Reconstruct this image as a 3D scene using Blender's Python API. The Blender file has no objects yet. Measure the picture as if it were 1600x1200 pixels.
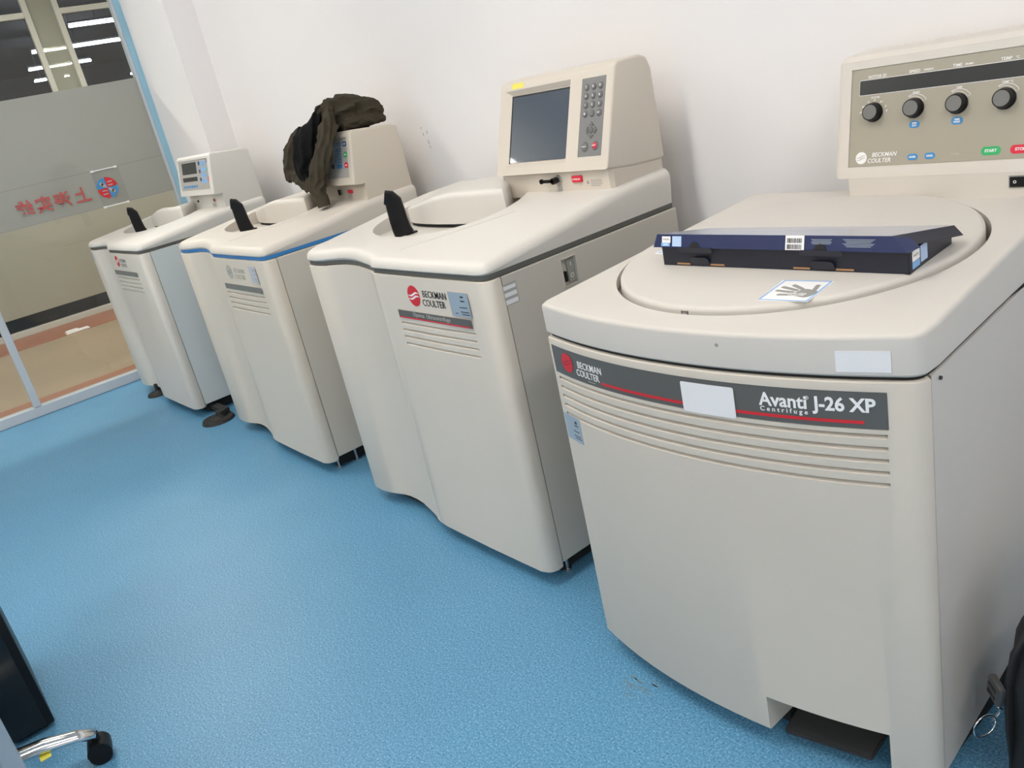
import bpy, bmesh, math, random
from mathutils import Vector, Matrix, noise
random.seed(4)
C = bpy.context.scene.collection
sc = bpy.context.scene
# ------------------------------------------------------------------ camera
cam_d = bpy.data.cameras.new('camera'); cam = bpy.data.objects.new('camera', cam_d); C.objects.link(cam)
F_PX = 1306.98
cam_d.sensor_fit = 'HORIZONTAL'; cam_d.sensor_width = 36.0; cam_d.lens = 36.0 * F_PX / 1600.0
cam_d.clip_start = 0.02; cam_d.clip_end = 60
ax = Vector((0.62445572, 0.75335288, -0.20619042))      # camera right in world
ay = Vector((0.14901899, -0.37405255, -0.91535678))     # camera down in world
az = Vector((-0.76671272, 0.54087349, -0.34584314))     # camera forward in world
cam.matrix_world = Matrix(((ax.x, -ay.x, -az.x, 0), (ax.y, -ay.y, -az.y, 0), (ax.z, -ay.z, -az.z, 1.24), (0, 0, 0, 1)))
sc.camera = cam
# ------------------------------------------------------------------ world, colour
w = bpy.data.worlds.new('world'); sc.world = w; w.use_nodes = True
w.node_tree.nodes['Background'].inputs[0].default_value = (0.75, 0.85, 1.0, 1); w.node_tree.nodes['Background'].inputs[1].default_value = 0.3
sc.view_settings.view_transform = 'Standard'; sc.view_settings.look = 'None'
sc.view_settings.gamma = 1.0; sc.view_settings.use_curve_mapping = False
sc.view_settings.exposure = 1.18
LAMP = 11.6          # emission of the ceiling lamps of the lab
HALL = 30.0          # emission of the bare tubes in the hall beyond
CORR = 17.0
# ------------------------------------------------------------------ materials
def mat(name, col, rough=0.5, metal=0.0, spec=0.5, bump=0.0, bscale=400.0, emit=0.0, var=0.0, vscale=6.0, coat=0.0):
    m = bpy.data.materials.new(name); m.use_nodes = True; n = m.node_tree.nodes; l = m.node_tree.links
    p = n['Principled BSDF']
    p.inputs['Base Color'].default_value = (*col, 1); p.inputs['Roughness'].default_value = rough
    p.inputs['Metallic'].default_value = metal; p.inputs['Specular IOR Level'].default_value = spec
    p.inputs['Coat Weight'].default_value = coat
    if emit:
        p.inputs['Emission Color'].default_value = (*col, 1); p.inputs['Emission Strength'].default_value = emit
    if bump or var:
        tc = n.new('ShaderNodeTexCoord')
    if var:
        t = n.new('ShaderNodeTexNoise'); t.inputs['Scale'].default_value = vscale; t.inputs['Detail'].default_value = 5
        l.new(tc.outputs['Object'], t.inputs['Vector'])
        r = n.new('ShaderNodeMapRange'); r.inputs['From Min'].default_value = .3; r.inputs['From Max'].default_value = .7
        r.inputs['To Min'].default_value = 1 - var; r.inputs['To Max'].default_value = 1 + var
        l.new(t.outputs['Fac'], r.inputs['Value'])
        h = n.new('ShaderNodeHueSaturation'); h.inputs['Color'].default_value = (*col, 1); l.new(r.outputs[0], h.inputs['Value'])
        l.new(h.outputs[0], p.inputs['Base Color'])
    if bump:
        t2 = n.new('ShaderNodeTexNoise'); t2.inputs['Scale'].default_value = bscale; t2.inputs['Detail'].default_value = 2
        l.new(tc.outputs['Object'], t2.inputs['Vector'])
        b = n.new('ShaderNodeBump'); b.inputs['Strength'].default_value = bump; b.inputs['Distance'].default_value = 0.001
        l.new(t2.outputs['Fac'], b.inputs['Height']); l.new(b.outputs[0], p.inputs['Normal'])
    return m
def emat(name, col, s):
    m = bpy.data.materials.new(name); m.use_nodes = True; n = m.node_tree.nodes; n.clear()
    e = n.new('ShaderNodeEmission'); e.inputs[0].default_value = (*col, 1); e.inputs[1].default_value = s
    o = n.new('ShaderNodeOutputMaterial'); m.node_tree.links.new(e.outputs[0], o.inputs[0]); return m
def glassmat(name, tint, opac=0.0, film=(.5, .5, .46), transl=0.5, refl=1.0, rough=0.0):
    """thin pane: transparent + fresnel gloss, with an optional film layer of the given opacity"""
    m = bpy.data.materials.new(name); m.use_nodes = True; n = m.node_tree.nodes; l = m.node_tree.links; n.clear()
    o = n.new('ShaderNodeOutputMaterial'); tr = n.new('ShaderNodeBsdfTransparent'); tr.inputs[0].default_value = (*tint, 1)
    g = n.new('ShaderNodeBsdfGlossy'); g.inputs['Roughness'].default_value = rough; g.inputs['Color'].default_value = (refl, refl, refl, 1)
    fr = n.new('ShaderNodeFresnel'); fr.inputs['IOR'].default_value = 1.5
    last = tr.outputs[0]
    if opac:
        d = n.new('ShaderNodeBsdfDiffuse'); d.inputs[0].default_value = (*film, 1)
        t = n.new('ShaderNodeBsdfTranslucent'); t.inputs[0].default_value = (*film, 1)
        a = n.new('ShaderNodeMixShader'); a.inputs[0].default_value = transl; l.new(d.outputs[0], a.inputs[1]); l.new(t.outputs[0], a.inputs[2])
        b = n.new('ShaderNodeMixShader'); b.inputs[0].default_value = opac; l.new(last, b.inputs[1]); l.new(a.outputs[0], b.inputs[2]); last = b.outputs[0]
    ge = n.new('ShaderNodeNewGeometry'); inv = n.new('ShaderNodeMath'); inv.operation = 'SUBTRACT'; inv.inputs[0].default_value = 1; l.new(ge.outputs['Backfacing'], inv.inputs[1])
    mu = n.new('ShaderNodeMath'); mu.operation = 'MULTIPLY'; l.new(fr.outputs[0], mu.inputs[0]); l.new(inv.outputs[0], mu.inputs[1])
    x = n.new('ShaderNodeMixShader'); l.new(mu.outputs[0], x.inputs[0]); l.new(last, x.inputs[1]); l.new(g.outputs[0], x.inputs[2])
    l.new(x.outputs[0], o.inputs[0]); return m

M = {}
M['wall'] = mat('wall_paint', (.82, .805, .805), .75, bump=.15, bscale=60, var=.012, vscale=2)
M['ceil'] = mat('ceiling_paint', (.82, .82, .82), .9)
M['tan'] = mat('corridor_floor', (.38, .29, .20), .35, var=.06, vscale=1.5)
M['terra'] = mat('corridor_border', (.36, .155, .095), .4, var=.05)
M['alu'] = mat('painted_aluminium', (.50, .54, .58), .4, var=.03)
M['alub'] = mat('frame_with_blue_film', (.28, .50, .64), .3, var=.05)
M['frame_far'] = mat('cream_frame', (.56, .55, .50), .5)
M['hallwall'] = mat('hall_wall', (.30, .31, .33), .8, var=.1, vscale=.7)
M['hallfloor'] = mat('hall_floor', (.20, .20, .17), .5)
M['glass'] = glassmat('clear_glass', (.93, .95, .94))
M['farglass'] = glassmat('smoked_glass', (.62, .64, .68))
M['film'] = glassmat('frosted_film', (.9, .9, .88), .82, (.46, .47, .44), .42)
M['farfilm'] = glassmat('cream_film', (.8, .8, .75), .97, (.56, .55, .47), .35)
M['pilaster_film'] = glassmat('olive_film', (.9, .9, .8), .72, (.50, .50, .42), .3)
M['plate'] = glassmat('acrylic_plate', (.98, .98, .98), .06, (.7, .7, .66), .3, refl=.5)
M['beige1'] = mat('light_grey_plastic', (.66, .645, .605), .45, bump=.08, bscale=900, var=.01, vscale=3)
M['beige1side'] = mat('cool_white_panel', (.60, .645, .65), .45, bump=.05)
M['beige2'] = mat('ivory_plastic', (.65, .61, .55), .45, bump=.08, bscale=900, var=.015, vscale=3)
M['beige2con'] = mat('cream_plastic', (.60, .545, .46), .5, bump=.08, bscale=900)
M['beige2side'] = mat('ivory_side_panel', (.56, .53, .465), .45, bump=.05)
M['beige3'] = mat('warm_white_plastic', (.66, .635, .59), .45, bump=.08, bscale=900, var=.015, vscale=3)
M['beige3con'] = mat('console_plastic', (.63, .575, .50), .5, bump=.1, bscale=900)
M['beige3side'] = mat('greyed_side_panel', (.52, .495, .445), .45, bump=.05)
M['avfront'] = mat('textured_beige_bounce_offset', (.60, .55, .48), .5, bump=.15, bscale=700, var=.015, vscale=4)  # cabinet beige with the colour warmed to offset blue floor bounce
M['front3'] = mat('warm_white_bounce_offset', (.66, .61, .535), .45, bump=.08, bscale=900, var=.015, vscale=3)  # deck plastic warmed in colour against the blue light off the floor
M['front2'] = mat('ivory_bounce_offset', (.65, .595, .51), .45, bump=.08, bscale=900, var=.015, vscale=3)  # ivory plastic, warmed to cancel the blue bounce on the front
M['front1'] = mat('light_grey_bounce_offset', (.66, .625, .56), .45, bump=.08, bscale=900, var=.015, vscale=3)  # light grey plastic, colour warmed for the same floor bounce
M['av'] = mat('textured_beige_plastic', (.595, .565, .525), .5, bump=.15, bscale=700, var=.015, vscale=4)
M['avcon'] = mat('console_beige', (.64, .60, .545), .5, bump=.12, bscale=700)
M['avpanel'] = mat('panel_overlay', (.37, .34, .27), .45, var=.01)
M['trimgrey'] = mat('dark_grey_trim', (.10, .10, .09), .5)
M['trimblue'] = mat('blue_trim', (.035, .20, .50), .4)
M['black'] = mat('black_plastic', (.008, .008, .009), .4, spec=.25)
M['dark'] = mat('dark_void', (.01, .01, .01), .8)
M['rubber'] = mat('black_rubber', (.02, .02, .02), .7, bump=.2, bscale=200)
M['bargrey'] = mat('grey_badge_strip', (.105, .105, .10), .4)
M['bargrey2'] = mat('mid_grey_badge_strip', (.17, .18, .17), .5)
M['red'] = mat('red_print', (.62, .02, .03), .4)
M['white'] = mat('white_print', (.85, .85, .85), .5)
M['ink'] = mat('dark_print', (.03, .03, .035), .5)
M['greyprint'] = mat('grey_print', (.30, .30, .28), .5)
M['greyprint2'] = mat('pale_grey_print', (.46, .44, .40), .5)
M['stickerblue'] = mat('pale_blue_paper', (.31, .39, .47), .6)
M['stickerblue2'] = mat('faded_blue_paper', (.47, .50, .56), .6)
M['paper'] = mat('white_paper', (.78, .78, .80), .6, bump=.1, bscale=80)
M['labelgrey'] = mat('grey_label', (.38, .38, .37), .6)
M['yellow'] = mat('yellow_label', (.80, .72, .10), .5)
M['bluebtn'] = mat('blue_button', (.05, .26, .55), .4)
M['navybtn'] = mat('navy_button', (.02, .08, .22), .4)
M['greenbtn'] = mat('green_button', (.03, .42, .14), .4)
M['redbtn'] = mat('red_button', (.70, .02, .05), .4)
M['keypad'] = mat('keypad_grey', (.19, .19, .19), .45)
M['key'] = mat('key_grey', (.15, .15, .15), .5, spec=.3)
M['panelgrey'] = mat('panel_grey', (.40, .39, .37), .5)
M['display'] = mat('dark_display', (.03, .032, .03), .25)
M['screen'] = mat('lcd_screen', (.030, .048, .078), .26, spec=.6, coat=.6)
M['knobcap'] = mat('knob_cap', (.17, .17, .16), .5)
M['chrome'] = mat('chrome', (.75, .75, .76), .12, metal=1)
M['steel'] = mat('steel', (.5, .5, .5), .35, metal=1)
M['navybox'] = mat('navy_gloss_card', (.006, .016, .085), .22, coat=.4)
M['navyin'] = mat('dark_matt_card', (.012, .014, .028), .4)
M['sheen'] = mat('silver_blue_card', (.50, .55, .68), .18, metal=.6)
M['card'] = mat('raw_cardboard', (.42, .24, .11), .8)
M['lightblue'] = mat('light_blue_print', (.22, .45, .80), .5)
M['palebl'] = mat('pale_blue_print', (.45, .60, .85), .5)
M['cloth'] = mat('olive_fleece', (.052, .044, .031), .95, spec=.15, bump=.5, bscale=500, var=.12, vscale=25)
M['clothblack'] = mat('black_knit', (.008, .008, .009), .95, spec=.12, bump=.4, bscale=400)
M['bagm'] = mat('black_nylon', (.010, .010, .011), .7, bump=.4, bscale=500)
M['deskgrey'] = mat('desk_side_grey', (.50, .51, .50), .5)
M['deskedge'] = mat('desk_edge', (.42, .50, .58), .5)
M['lamp'] = emat('lamp_diffuser', (1.0, .922, .838), LAMP)
M['halllamp'] = emat('hall_tube', (1, 1, 1), HALL)
M['corrlamp'] = emat('corridor_lamp', (1.0, .97, .88), CORR)
M['lampfar'] = emat('lamp_diffuser_far', (1.0, .922, .838), LAMP * 1.05)
M['lampbody'] = mat('lamp_housing', (.7, .7, .7), .5)
# floor : blue vinyl with chips
def floor_mat():
    m = bpy.data.materials.new('blue_chip_vinyl'); m.use_nodes = True; n = m.node_tree.nodes; l = m.node_tree.links
    p = n['Principled BSDF']; p.inputs['Roughness'].default_value = .38; p.inputs['Specular IOR Level'].default_value = .45
    tc = n.new('ShaderNodeTexCoord')
    def nz(scale, det, rough=.6):
        t = n.new('ShaderNodeTexNoise'); t.inputs['Scale'].default_value = scale; t.inputs['Detail'].default_value = det; t.inputs['Roughness'].default_value = rough
        l.new(tc.outputs['Object'], t.inputs['Vector']); return t.outputs['Fac']
    r = n.new('ShaderNodeValToRGB'); l.new(nz(230, 3, .75), r.inputs[0])
    e = r.color_ramp.elements
    e[0].position = .33; e[0].color = (.030, .120, .230, 1)
    e[1].position = .68; e[1].color = (.30, .53, .72, 1)
    a = r.color_ramp.elements.new(.46); a.color = (.085, .260, .440, 1)
    b = r.color_ramp.elements.new(.57); b.color = (.125, .325, .510, 1)
    big = n.new('ShaderNodeMapRange'); l.new(nz(1.3, 5), big.inputs['Value']); big.inputs['From Min'].default_value = .3; big.inputs['From Max'].default_value = .7
    big.inputs['To Min'].default_value = .93; big.inputs['To Max'].default_value = 1.06
    h = n.new('ShaderNodeHueSaturation'); l.new(r.outputs[0], h.inputs['Color']); l.new(big.outputs[0], h.inputs['Value'])
    # sparse dark specks
    v = n.new('ShaderNodeTexVoronoi'); v.inputs['Scale'].default_value = 26; l.new(tc.outputs['Object'], v.inputs['Vector'])
    c = n.new('ShaderNodeMath'); c.operation = 'LESS_THAN'; c.inputs[1].default_value = .035; l.new(v.outputs['Distance'], c.inputs[0])
    mx = n.new('ShaderNodeMixRGB'); mx.inputs[2].default_value = (.04, .10, .16, 1); l.new(h.outputs[0], mx.inputs[1])
    f = n.new('ShaderNodeMath'); f.operation = 'MULTIPLY'; f.inputs[1].default_value = .5; l.new(c.outputs[0], f.inputs[0]); l.new(f.outputs[0], mx.inputs[0])
    l.new(mx.outputs[0], p.inputs['Base Color'])
    rr = n.new('ShaderNodeMapRange'); l.new(nz(2.1, 4), rr.inputs['Value']); rr.inputs['To Min'].default_value = .30; rr.inputs['To Max'].default_value = .46
    l.new(rr.outputs[0], p.inputs['Roughness'])
    bp = n.new('ShaderNodeBump'); bp.inputs['Strength'].default_value = .04; bp.inputs['Distance'].default_value = .001; l.new(nz(350, 2), bp.inputs['Height']); l.new(bp.outputs[0], p.inputs['Normal'])
    return m
M['floor'] = floor_mat()

# ------------------------------------------------------------------ helpers
def link(name, me, m=None, parent=None, smooth=False):
    o = bpy.data.objects.new(name, me); C.objects.link(o)
    if m is not None: me.materials.append(m)
    if parent is not None: o.parent = parent
    if smooth:
        for f in me.polygons: f.use_smooth = True
    return o
def obj(name, bm, m=None, parent=None, smooth=False, angle=None):
    bmesh.ops.recalc_face_normals(bm, faces=bm.faces)
    me = bpy.data.meshes.new(name); bm.to_mesh(me); bm.free()
    o = link(name, me, m, parent, smooth or angle is not None)
    if angle is not None: me.set_sharp_from_angle(angle=math.radians(angle))
    return o
def tag(o, label=None, cat=None, group=None, kind=None):
    if label: o['label'] = label
    if cat: o['category'] = cat
    if group: o['group'] = group
    if kind: o['kind'] = kind
    return o
def empty(name, loc, label, cat, rz=0, group=None):
    o = bpy.data.objects.new(name, None); C.objects.link(o); o.location = loc; o.rotation_euler = (0, 0, rz)
    o.empty_display_size = .05
    return tag(o, label, cat, group)
def box(bm, x0, x1, y0, y1, z0, z1):
    r = bmesh.ops.create_cube(bm, size=1)
    for v in r['verts']:
        v.co = Vector(((x0 + x1) / 2 + v.co.x * (x1 - x0), (y0 + y1) / 2 + v.co.y * (y1 - y0), (z0 + z1) / 2 + v.co.z * (z1 - z0)))
    return r['verts']
def rbox(x0, x1, y0, y1, z0, z1, r=.004, seg=2):
    bm = bmesh.new(); box(bm, x0, x1, y0, y1, z0, z1)
    bmesh.ops.bevel(bm, geom=list(bm.edges), offset=r, segments=seg, profile=.5, affect='EDGES'); return bm
def prism(bm, pts, z0, z1):
    a = [bm.verts.new((p[0], p[1], z0)) for p in pts]; b = [bm.verts.new((p[0], p[1], z1)) for p in pts]
    n = len(pts); bm.faces.new(a[::-1]); bm.faces.new(b)
    for i in range(n): bm.faces.new((a[i], a[(i + 1) % n], b[(i + 1) % n], b[i]))
def cyl(bm, c, r, h, axis='z', seg=24, r2=None):
    """cylinder from centre c of its base along the axis"""
    g = bmesh.ops.create_cone(bm, cap_ends=True, segments=seg, radius1=r, radius2=r if r2 is None else r2, depth=h)
    ax_ = {'z': Vector((0, 0, 1)), 'x': Vector((1, 0, 0)), 'y': Vector((0, 1, 0))}[axis] if isinstance(axis, str) else Vector(axis).normalized()
    q = Vector((0, 0, 1)).rotation_difference(ax_).to_matrix().to_4x4()
    mt = Matrix.Translation(Vector(c) + ax_ * h / 2) @ q
    bmesh.ops.transform(bm, matrix=mt, verts=g['verts']); return g['verts']
def tube(bm, pts, rad, seg=12, flat=1.0, up=None, cap=True):
    """swept tube; rad scalar or list; flat squeezes along the up axis"""
    pts = [Vector(p) for p in pts]; n = len(pts); rings = []
    rad = rad if isinstance(rad, (list, tuple)) else [rad] * n
    ref = Vector(up) if up else Vector((0, 0, 1))
    for i, p in enumerate(pts):
        t = (pts[min(i + 1, n - 1)] - pts[max(i - 1, 0)]).normalized()
        a = ref - t * ref.dot(t)
        if a.length < 1e-3: a = Vector((1, 0, 0)) - t * t.x
        a.normalize(); b = t.cross(a)
        rings.append([bm.verts.new(p + (a * math.cos(k * 2 * math.pi / seg) * flat + b * math.sin(k * 2 * math.pi / seg)) * rad[i]) for k in range(seg)])
    for i in range(n - 1):
        for k in range(seg):
            bm.faces.new((rings[i][k], rings[i][(k + 1) % seg], rings[i + 1][(k + 1) % seg], rings[i + 1][k]))
    if cap: bm.faces.new(rings[0][::-1]); bm.faces.new(rings[-1])
def inset_pts(pts, d):
    """offset a CCW polygon inwards by d"""
    out = []; n = len(pts)
    for i in range(n):
        p0, p1, p2 = Vector(pts[i - 1]), Vector(pts[i]), Vector(pts[(i + 1) % n])
        a = (p1 - p0).normalized(); b = (p2 - p1).normalized()
        na = Vector((-a.y, a.x)); nb = Vector((-b.y, b.x)); m = na + nb
        if m.length < 1e-6: m = na
        m.normalize(); k = d / max(.35, m.dot(na)); q = p1 + m * k; out.append((q.x, q.y))
    return out
def slab(pts, z0, z1, r, seg=5, topcut=(), shear=None, rb=0.0):
    """prism whose top rim is rounded with radius r; topcut = y values where it is cut so that z can follow shear(y)"""
    bm = bmesh.new(); rings = []
    lv = [(0, z0)] if not rb else [(rb, z0), (0, z0 + rb)]
    for k in range(seg + 1):
        t = k / seg * math.pi / 2; lv.append((r * (1 - math.cos(t)), z1 - r + r * math.sin(t)))
    for d, z in lv:
        q = inset_pts(pts, d) if d > 1e-6 else pts
        rings.append([bm.verts.new((p[0], p[1], z)) for p in q])
    n = len(pts)
    for a, b in zip(rings, rings[1:]):
        for i in range(n): bm.faces.new((a[i], a[(i + 1) % n], b[(i + 1) % n], b[i]))
    bm.faces.new(rings[0][::-1]); bm.faces.new(rings[-1])
    for y in topcut:
        bmesh.ops.bisect_plane(bm, geom=bm.verts[:] + bm.edges[:] + bm.faces[:], plane_co=(0, y, 0), plane_no=(0, 1, 0))
    if shear:
        for v in bm.verts:
            f = (v.co.z - z0) / (z1 - r - z0); v.co.z += shear(v.co.y) * min(1, max(0, f))
    return bm
def cut(o, cutters, solver='EXACT'):
    tmp = []
    for b in cutters:
        bmesh.ops.recalc_face_normals(b, faces=b.faces)
        me = bpy.data.meshes.new('c'); b.to_mesh(me); b.free()
        c = bpy.data.objects.new('c', me); C.objects.link(c)
        if o.parent:
            c.parent = o.parent if o.parent.type == 'EMPTY' else o.parent
        md = o.modifiers.new('b', 'BOOLEAN'); md.object = c; md.operation = 'DIFFERENCE'; md.solver = solver
        tmp.append(c)
    bpy.context.view_layer.update()
    dg = bpy.context.evaluated_depsgraph_get()
    me = bpy.data.meshes.new_from_object(o.evaluated_get(dg)); o.modifiers.clear()
    old = o.data; o.data = me; bpy.data.meshes.remove(old)
    for c in tmp:
        d = c.data; bpy.data.objects.remove(c); bpy.data.meshes.remove(d)
    for f in me.polygons: f.use_smooth = True
    me.set_sharp_from_angle(angle=math.radians(28)); return o
def text_bm(s, size, ext=.0004, align='CENTER', bold=0.0, sx=1.0):
    cu = bpy.data.curves.new('t', 'FONT'); cu.body = s; cu.size = size; cu.extrude = ext; cu.align_x = align; cu.align_y = 'CENTER'
    cu.offset = bold; cu.resolution_u = 3
    t = bpy.data.objects.new('t', cu); C.objects.link(t); bpy.context.view_layer.update()
    me = bpy.data.meshes.new_from_object(t.evaluated_get(bpy.context.evaluated_depsgraph_get()))
    bm = bmesh.new(); bm.from_mesh(me); bpy.data.objects.remove(t); bpy.data.curves.remove(cu); bpy.data.meshes.remove(me)
    for v in bm.verts: v.co.x *= sx
    return bm
def place(bm, o, ux, uz, lift=0.0):
    """maps the (x, y, z) of flat artwork to o + x*ux + y*uz + z*normal"""
    ux = Vector(ux).normalized(); uz = Vector(uz).normalized(); nn = ux.cross(uz); o = Vector(o)
    for v in bm.verts: v.co = o + ux * v.co.x + uz * v.co.y + nn * (v.co.z + lift)
    return bm
def join(bms):
    bm = bmesh.new()
    for b in bms:
        me = bpy.data.meshes.new('j'); b.to_mesh(me); b.free(); bm.from_mesh(me); bpy.data.meshes.remove(me)
    return bm
def rect(w, h, t=.0005, r=0.0, cx=0, cy=0, seg=6):
    bm = bmesh.new()
    if r <= 0: prism(bm, [(cx - w / 2, cy - h / 2), (cx + w / 2, cy - h / 2), (cx + w / 2, cy + h / 2), (cx - w / 2, cy + h / 2)], 0, t)
    else: prism(bm, rr_pts(w, h, r, cx, cy, seg), 0, t)
    return bm
def rr_pts(w, h, r, cx=0, cy=0, seg=6):
    p = []
    for sx, sy, a0 in ((1, -1, -90), (1, 1, 0), (-1, 1, 90), (-1, -1, 180)):
        for k in range(seg + 1):
            a = math.radians(a0 + 90 * k / seg); p.append((cx + sx * (w / 2 - r) + r * math.cos(a), cy + sy * (h / 2 - r) + r * math.sin(a)))
    return p
def disc(r, t=.0005, cx=0, cy=0, seg=32, ry=None):
    bm = bmesh.new(); ry = ry or r
    prism(bm, [(cx + r * math.cos(2 * math.pi * k / seg), cy + ry * math.sin(2 * math.pi * k / seg)) for k in range(seg)], 0, t); return bm
def wave(r, cy, amp, th, t=.0007, seg=16):
    """a wavy ribbon inside a disc of radius r"""
    bm = bmesh.new(); xs = [-r + 2 * r * k / seg for k in range(seg + 1)]
    f = lambda x: cy + amp * math.sin(x / r * 2.6)
    up = []; dn = []
    for x in xs:
        hw = th * max(0.05, 1 - (abs(x) / r) ** 2); up.append((x * .93, f(x) + hw)); dn.append((x * .93, f(x) - hw))
    prism(bm, dn + up[::-1], 0, t); return bm
def emblem(name, parent, o, ux, uz, r, mdisc, mwave, squash=1.0):
    d = disc(r); place(d, o, ux, uz); e = obj(name, d, mdisc, parent)
    wv = join([wave(r, r * .16, r * .16, r * .10), wave(r, -r * .16, r * .16, r * .10)]); place(wv, o, ux, uz, .0003)
    return e, wv
XZ = ((1, 0, 0), (0, 0, 1))

# ------------------------------------------------------------------ room shell
WY = 1.803; GX = -5.2; PY = 1.65; PX = -4.563; CZ = 2.9
def struct(name, bm, m, **k): return tag(obj(name, bm, m, **k), kind='structure')
bm = bmesh.new(); box(bm, GX - .06, 3.2, -3.6, WY + .1, -.1, 0); struct('floor', bm, M['floor'])
bm = bmesh.new(); box(bm, GX - .06, 3.2, -3.6, WY + .1, CZ, CZ + .1); struct('ceiling', bm, M['ceil'])
bm = bmesh.new(); box(bm, PX, 3.2, WY, WY + .1, 0, CZ); box(bm, GX - .03, PX, PY, WY + .1, 0, CZ); struct('wall_back', bm, M['wall'])
bm = bmesh.new(); box(bm, GX - .06, 3.2, -3.7, -3.6, 0, CZ); struct('wall_front', bm, M['wall'])
bm = bmesh.new(); box(bm, 3.2, 3.3, -3.7, WY + .1, 0, CZ); struct('wall_right', bm, M['wall'])
# scuff marks on the wall are part of the wall's own surface
bm = bmesh.new()
for (x, z, l_, a) in ((-2.768, 1.104, .008, 50), (-2.762, 1.080, .012, 100), (-2.735, 1.086, .012, 70), (-2.738, 1.05, .016, 100), (-2.735, 1.032, .010, 110)):
    r = rect(l_, .0028, .0006); place(r, (x, WY, z), (math.cos(math.radians(a)), 0, math.sin(math.radians(a))), (-math.sin(math.radians(a)), 0, math.cos(math.radians(a)))); bm = join([bm, r])
struct('trim_1', bm, M['greyprint'])
# glass partition between lab and corridor
G = empty('glass_partition', (GX, 0, 0), 'glass wall with grey metal frame and frosted band at the left end of the lab', 'partition'); G['kind'] = 'structure'
del G['category']
def gobj(name, bm, m, label=None, **k):
    for v in bm.verts: v.co.x -= GX
    o = obj(name, bm, m, G, **k)
    if label: o['label'] = label
    return o
bm = rbox(GX - .06, GX + .0, -3.6, PY, .0, .056, .003, 1); gobj('bottom_rail', bm, M['alu'])
bm = rbox(GX - .045, GX + .0, PY - .034, PY, .056, CZ, .002, 1); gobj('end_post', bm, M['alub'], 'end post still wearing pale blue protective film')
bm = rbox(GX - .052, GX - .004, PY - .048, PY - .034, .056, CZ, .002, 1); gobj('end_post_inner_edge', bm, M['alu'])
for i, y in enumerate((.465, -.72, -1.9, -3.1)):
    bm = rbox(GX - .05, GX + .004, y, y + .038, .056, CZ, .003, 1); gobj('mullion', bm, M['alu'])
bm = rbox(GX - .05, GX, -3.6, PY, CZ - .06, CZ, .003, 1); gobj('top_rail', bm, M['alu'])
edges_y = [-3.062, -1.862, -.682, .503]; ends_y = [-1.9, -.72, .465, PY - .048]
for i, (a, b) in enumerate(zip(edges_y, ends_y)):
    bm = bmesh.new(); box(bm, GX - .030, GX - .022, a, b, .056, CZ - .06); gobj('glass_pane', bm, M['glass'])
    bm = bmesh.new(); box(bm, GX - .0215, GX - .0210, a, b, .998, 1.193); box(bm, GX - .0215, GX - .0210, a, b, 1.198, 1.63)
    gobj('frosted_film', bm, M['film'])
    bm = bmesh.new(); box(bm, GX - .0213, GX - .0206, a, b, .9935, .9985); box(bm, GX - .0213, GX - .0206, a, b, 1.1925, 1.1985); gobj('film_seam', bm, M['greyprint'])
# sign on the glass, seen from behind
S = empty('glass_sign', (GX - .018, 1.25, 1.09), 'mirrored red Chinese letters and round emblem stuck on the frosted glass band', 'sign')
def sobj(name, bm, m, par=S, label=None):
    o = obj(name, bm, m, par)
    if label: o['label'] = label
    return o
# seen from the lab the writing is mirrored: artwork x runs towards -y when viewed from the corridor
bm = rect(.150, .196, .002, cx=0, cy=.004); place(bm, (0, .018, .005), (0, 1, 0), (0, 0, 1)); sobj('acrylic_plate', bm, M['plate'])
for dz in (.103, -.097):
    bm = rbox(-.001, .007, -.06, .085, dz - .003, dz + .003, .001, 1); o = sobj('clip_rail', bm, M['white'])
    for ya, yb_ in ((-.06, -.042), (.068, .085)):
        bm = bmesh.new(); box(bm, -.001, .010, ya, yb_, dz - .005, dz + .005); sobj('rail_end', bm, M['white'], o)
def sector(a0, a1, r, t=.001, seg=12):
    b = bmesh.new(); prism(b, [(0, 0)] + [(r * math.cos(math.radians(a0 + (a1 - a0) * k / seg)), r * math.sin(math.radians(a0 + (a1 - a0) * k / seg))) for k in range(seg + 1)], 0, t); return b
R_ = .057
for (a0, nm, mt) in ((8, 'red_quadrant', M['red']), (98, 'blue_quadrant', M['bluebtn']), (188, 'red_quadrant', M['red']), (278, 'blue_quadrant', M['bluebtn'])):
    b = sector(a0 - 6 + 2, a0 - 6 + 88, R_); place(b, (.003, .0, .003), (0, 1, 0), (0, 0, 1)); q = sobj(nm, b, mt)
    b = bmesh.new(); am = math.radians(a0 + 39)
    if nm == 'red_quadrant':
        bs = []
        for off in (-.010, .008):
            r2 = rect(.026, .006, .0004); 
            for v in r2.verts:
                v.co.x += .030 * math.cos(am); v.co.y += .030 * math.sin(am) + off
            bs.append(r2)
    else:
        bs = [sector(math.degrees(am) - 22, math.degrees(am) + 22, .034, .0004)]
        d2 = disc(.010, .0004, .036 * math.cos(am), .036 * math.sin(am), 12); bs.append(d2)
    b = join(bs); place(b, (.004, .0, .003), (0, 1, 0), (0, 0, 1), .0002); sobj('quadrant_figure', b, M['plate'] if 0 else M['panelgrey'], q)
for ch, y in (('上', -.140), ('海', -.246), ('实', -.342), ('维', -.440)):
    b = text_bm(ch, .088, .0008, bold=.0016); place(b, (.003, y, -.010), (0, -1, 0), (0, 0, 1)); sobj('sign_character', b, mat('red_film', (.46, .085, .08), .5) if 'red_film' not in bpy.data.materials else bpy.data.materials['red_film'])
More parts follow.
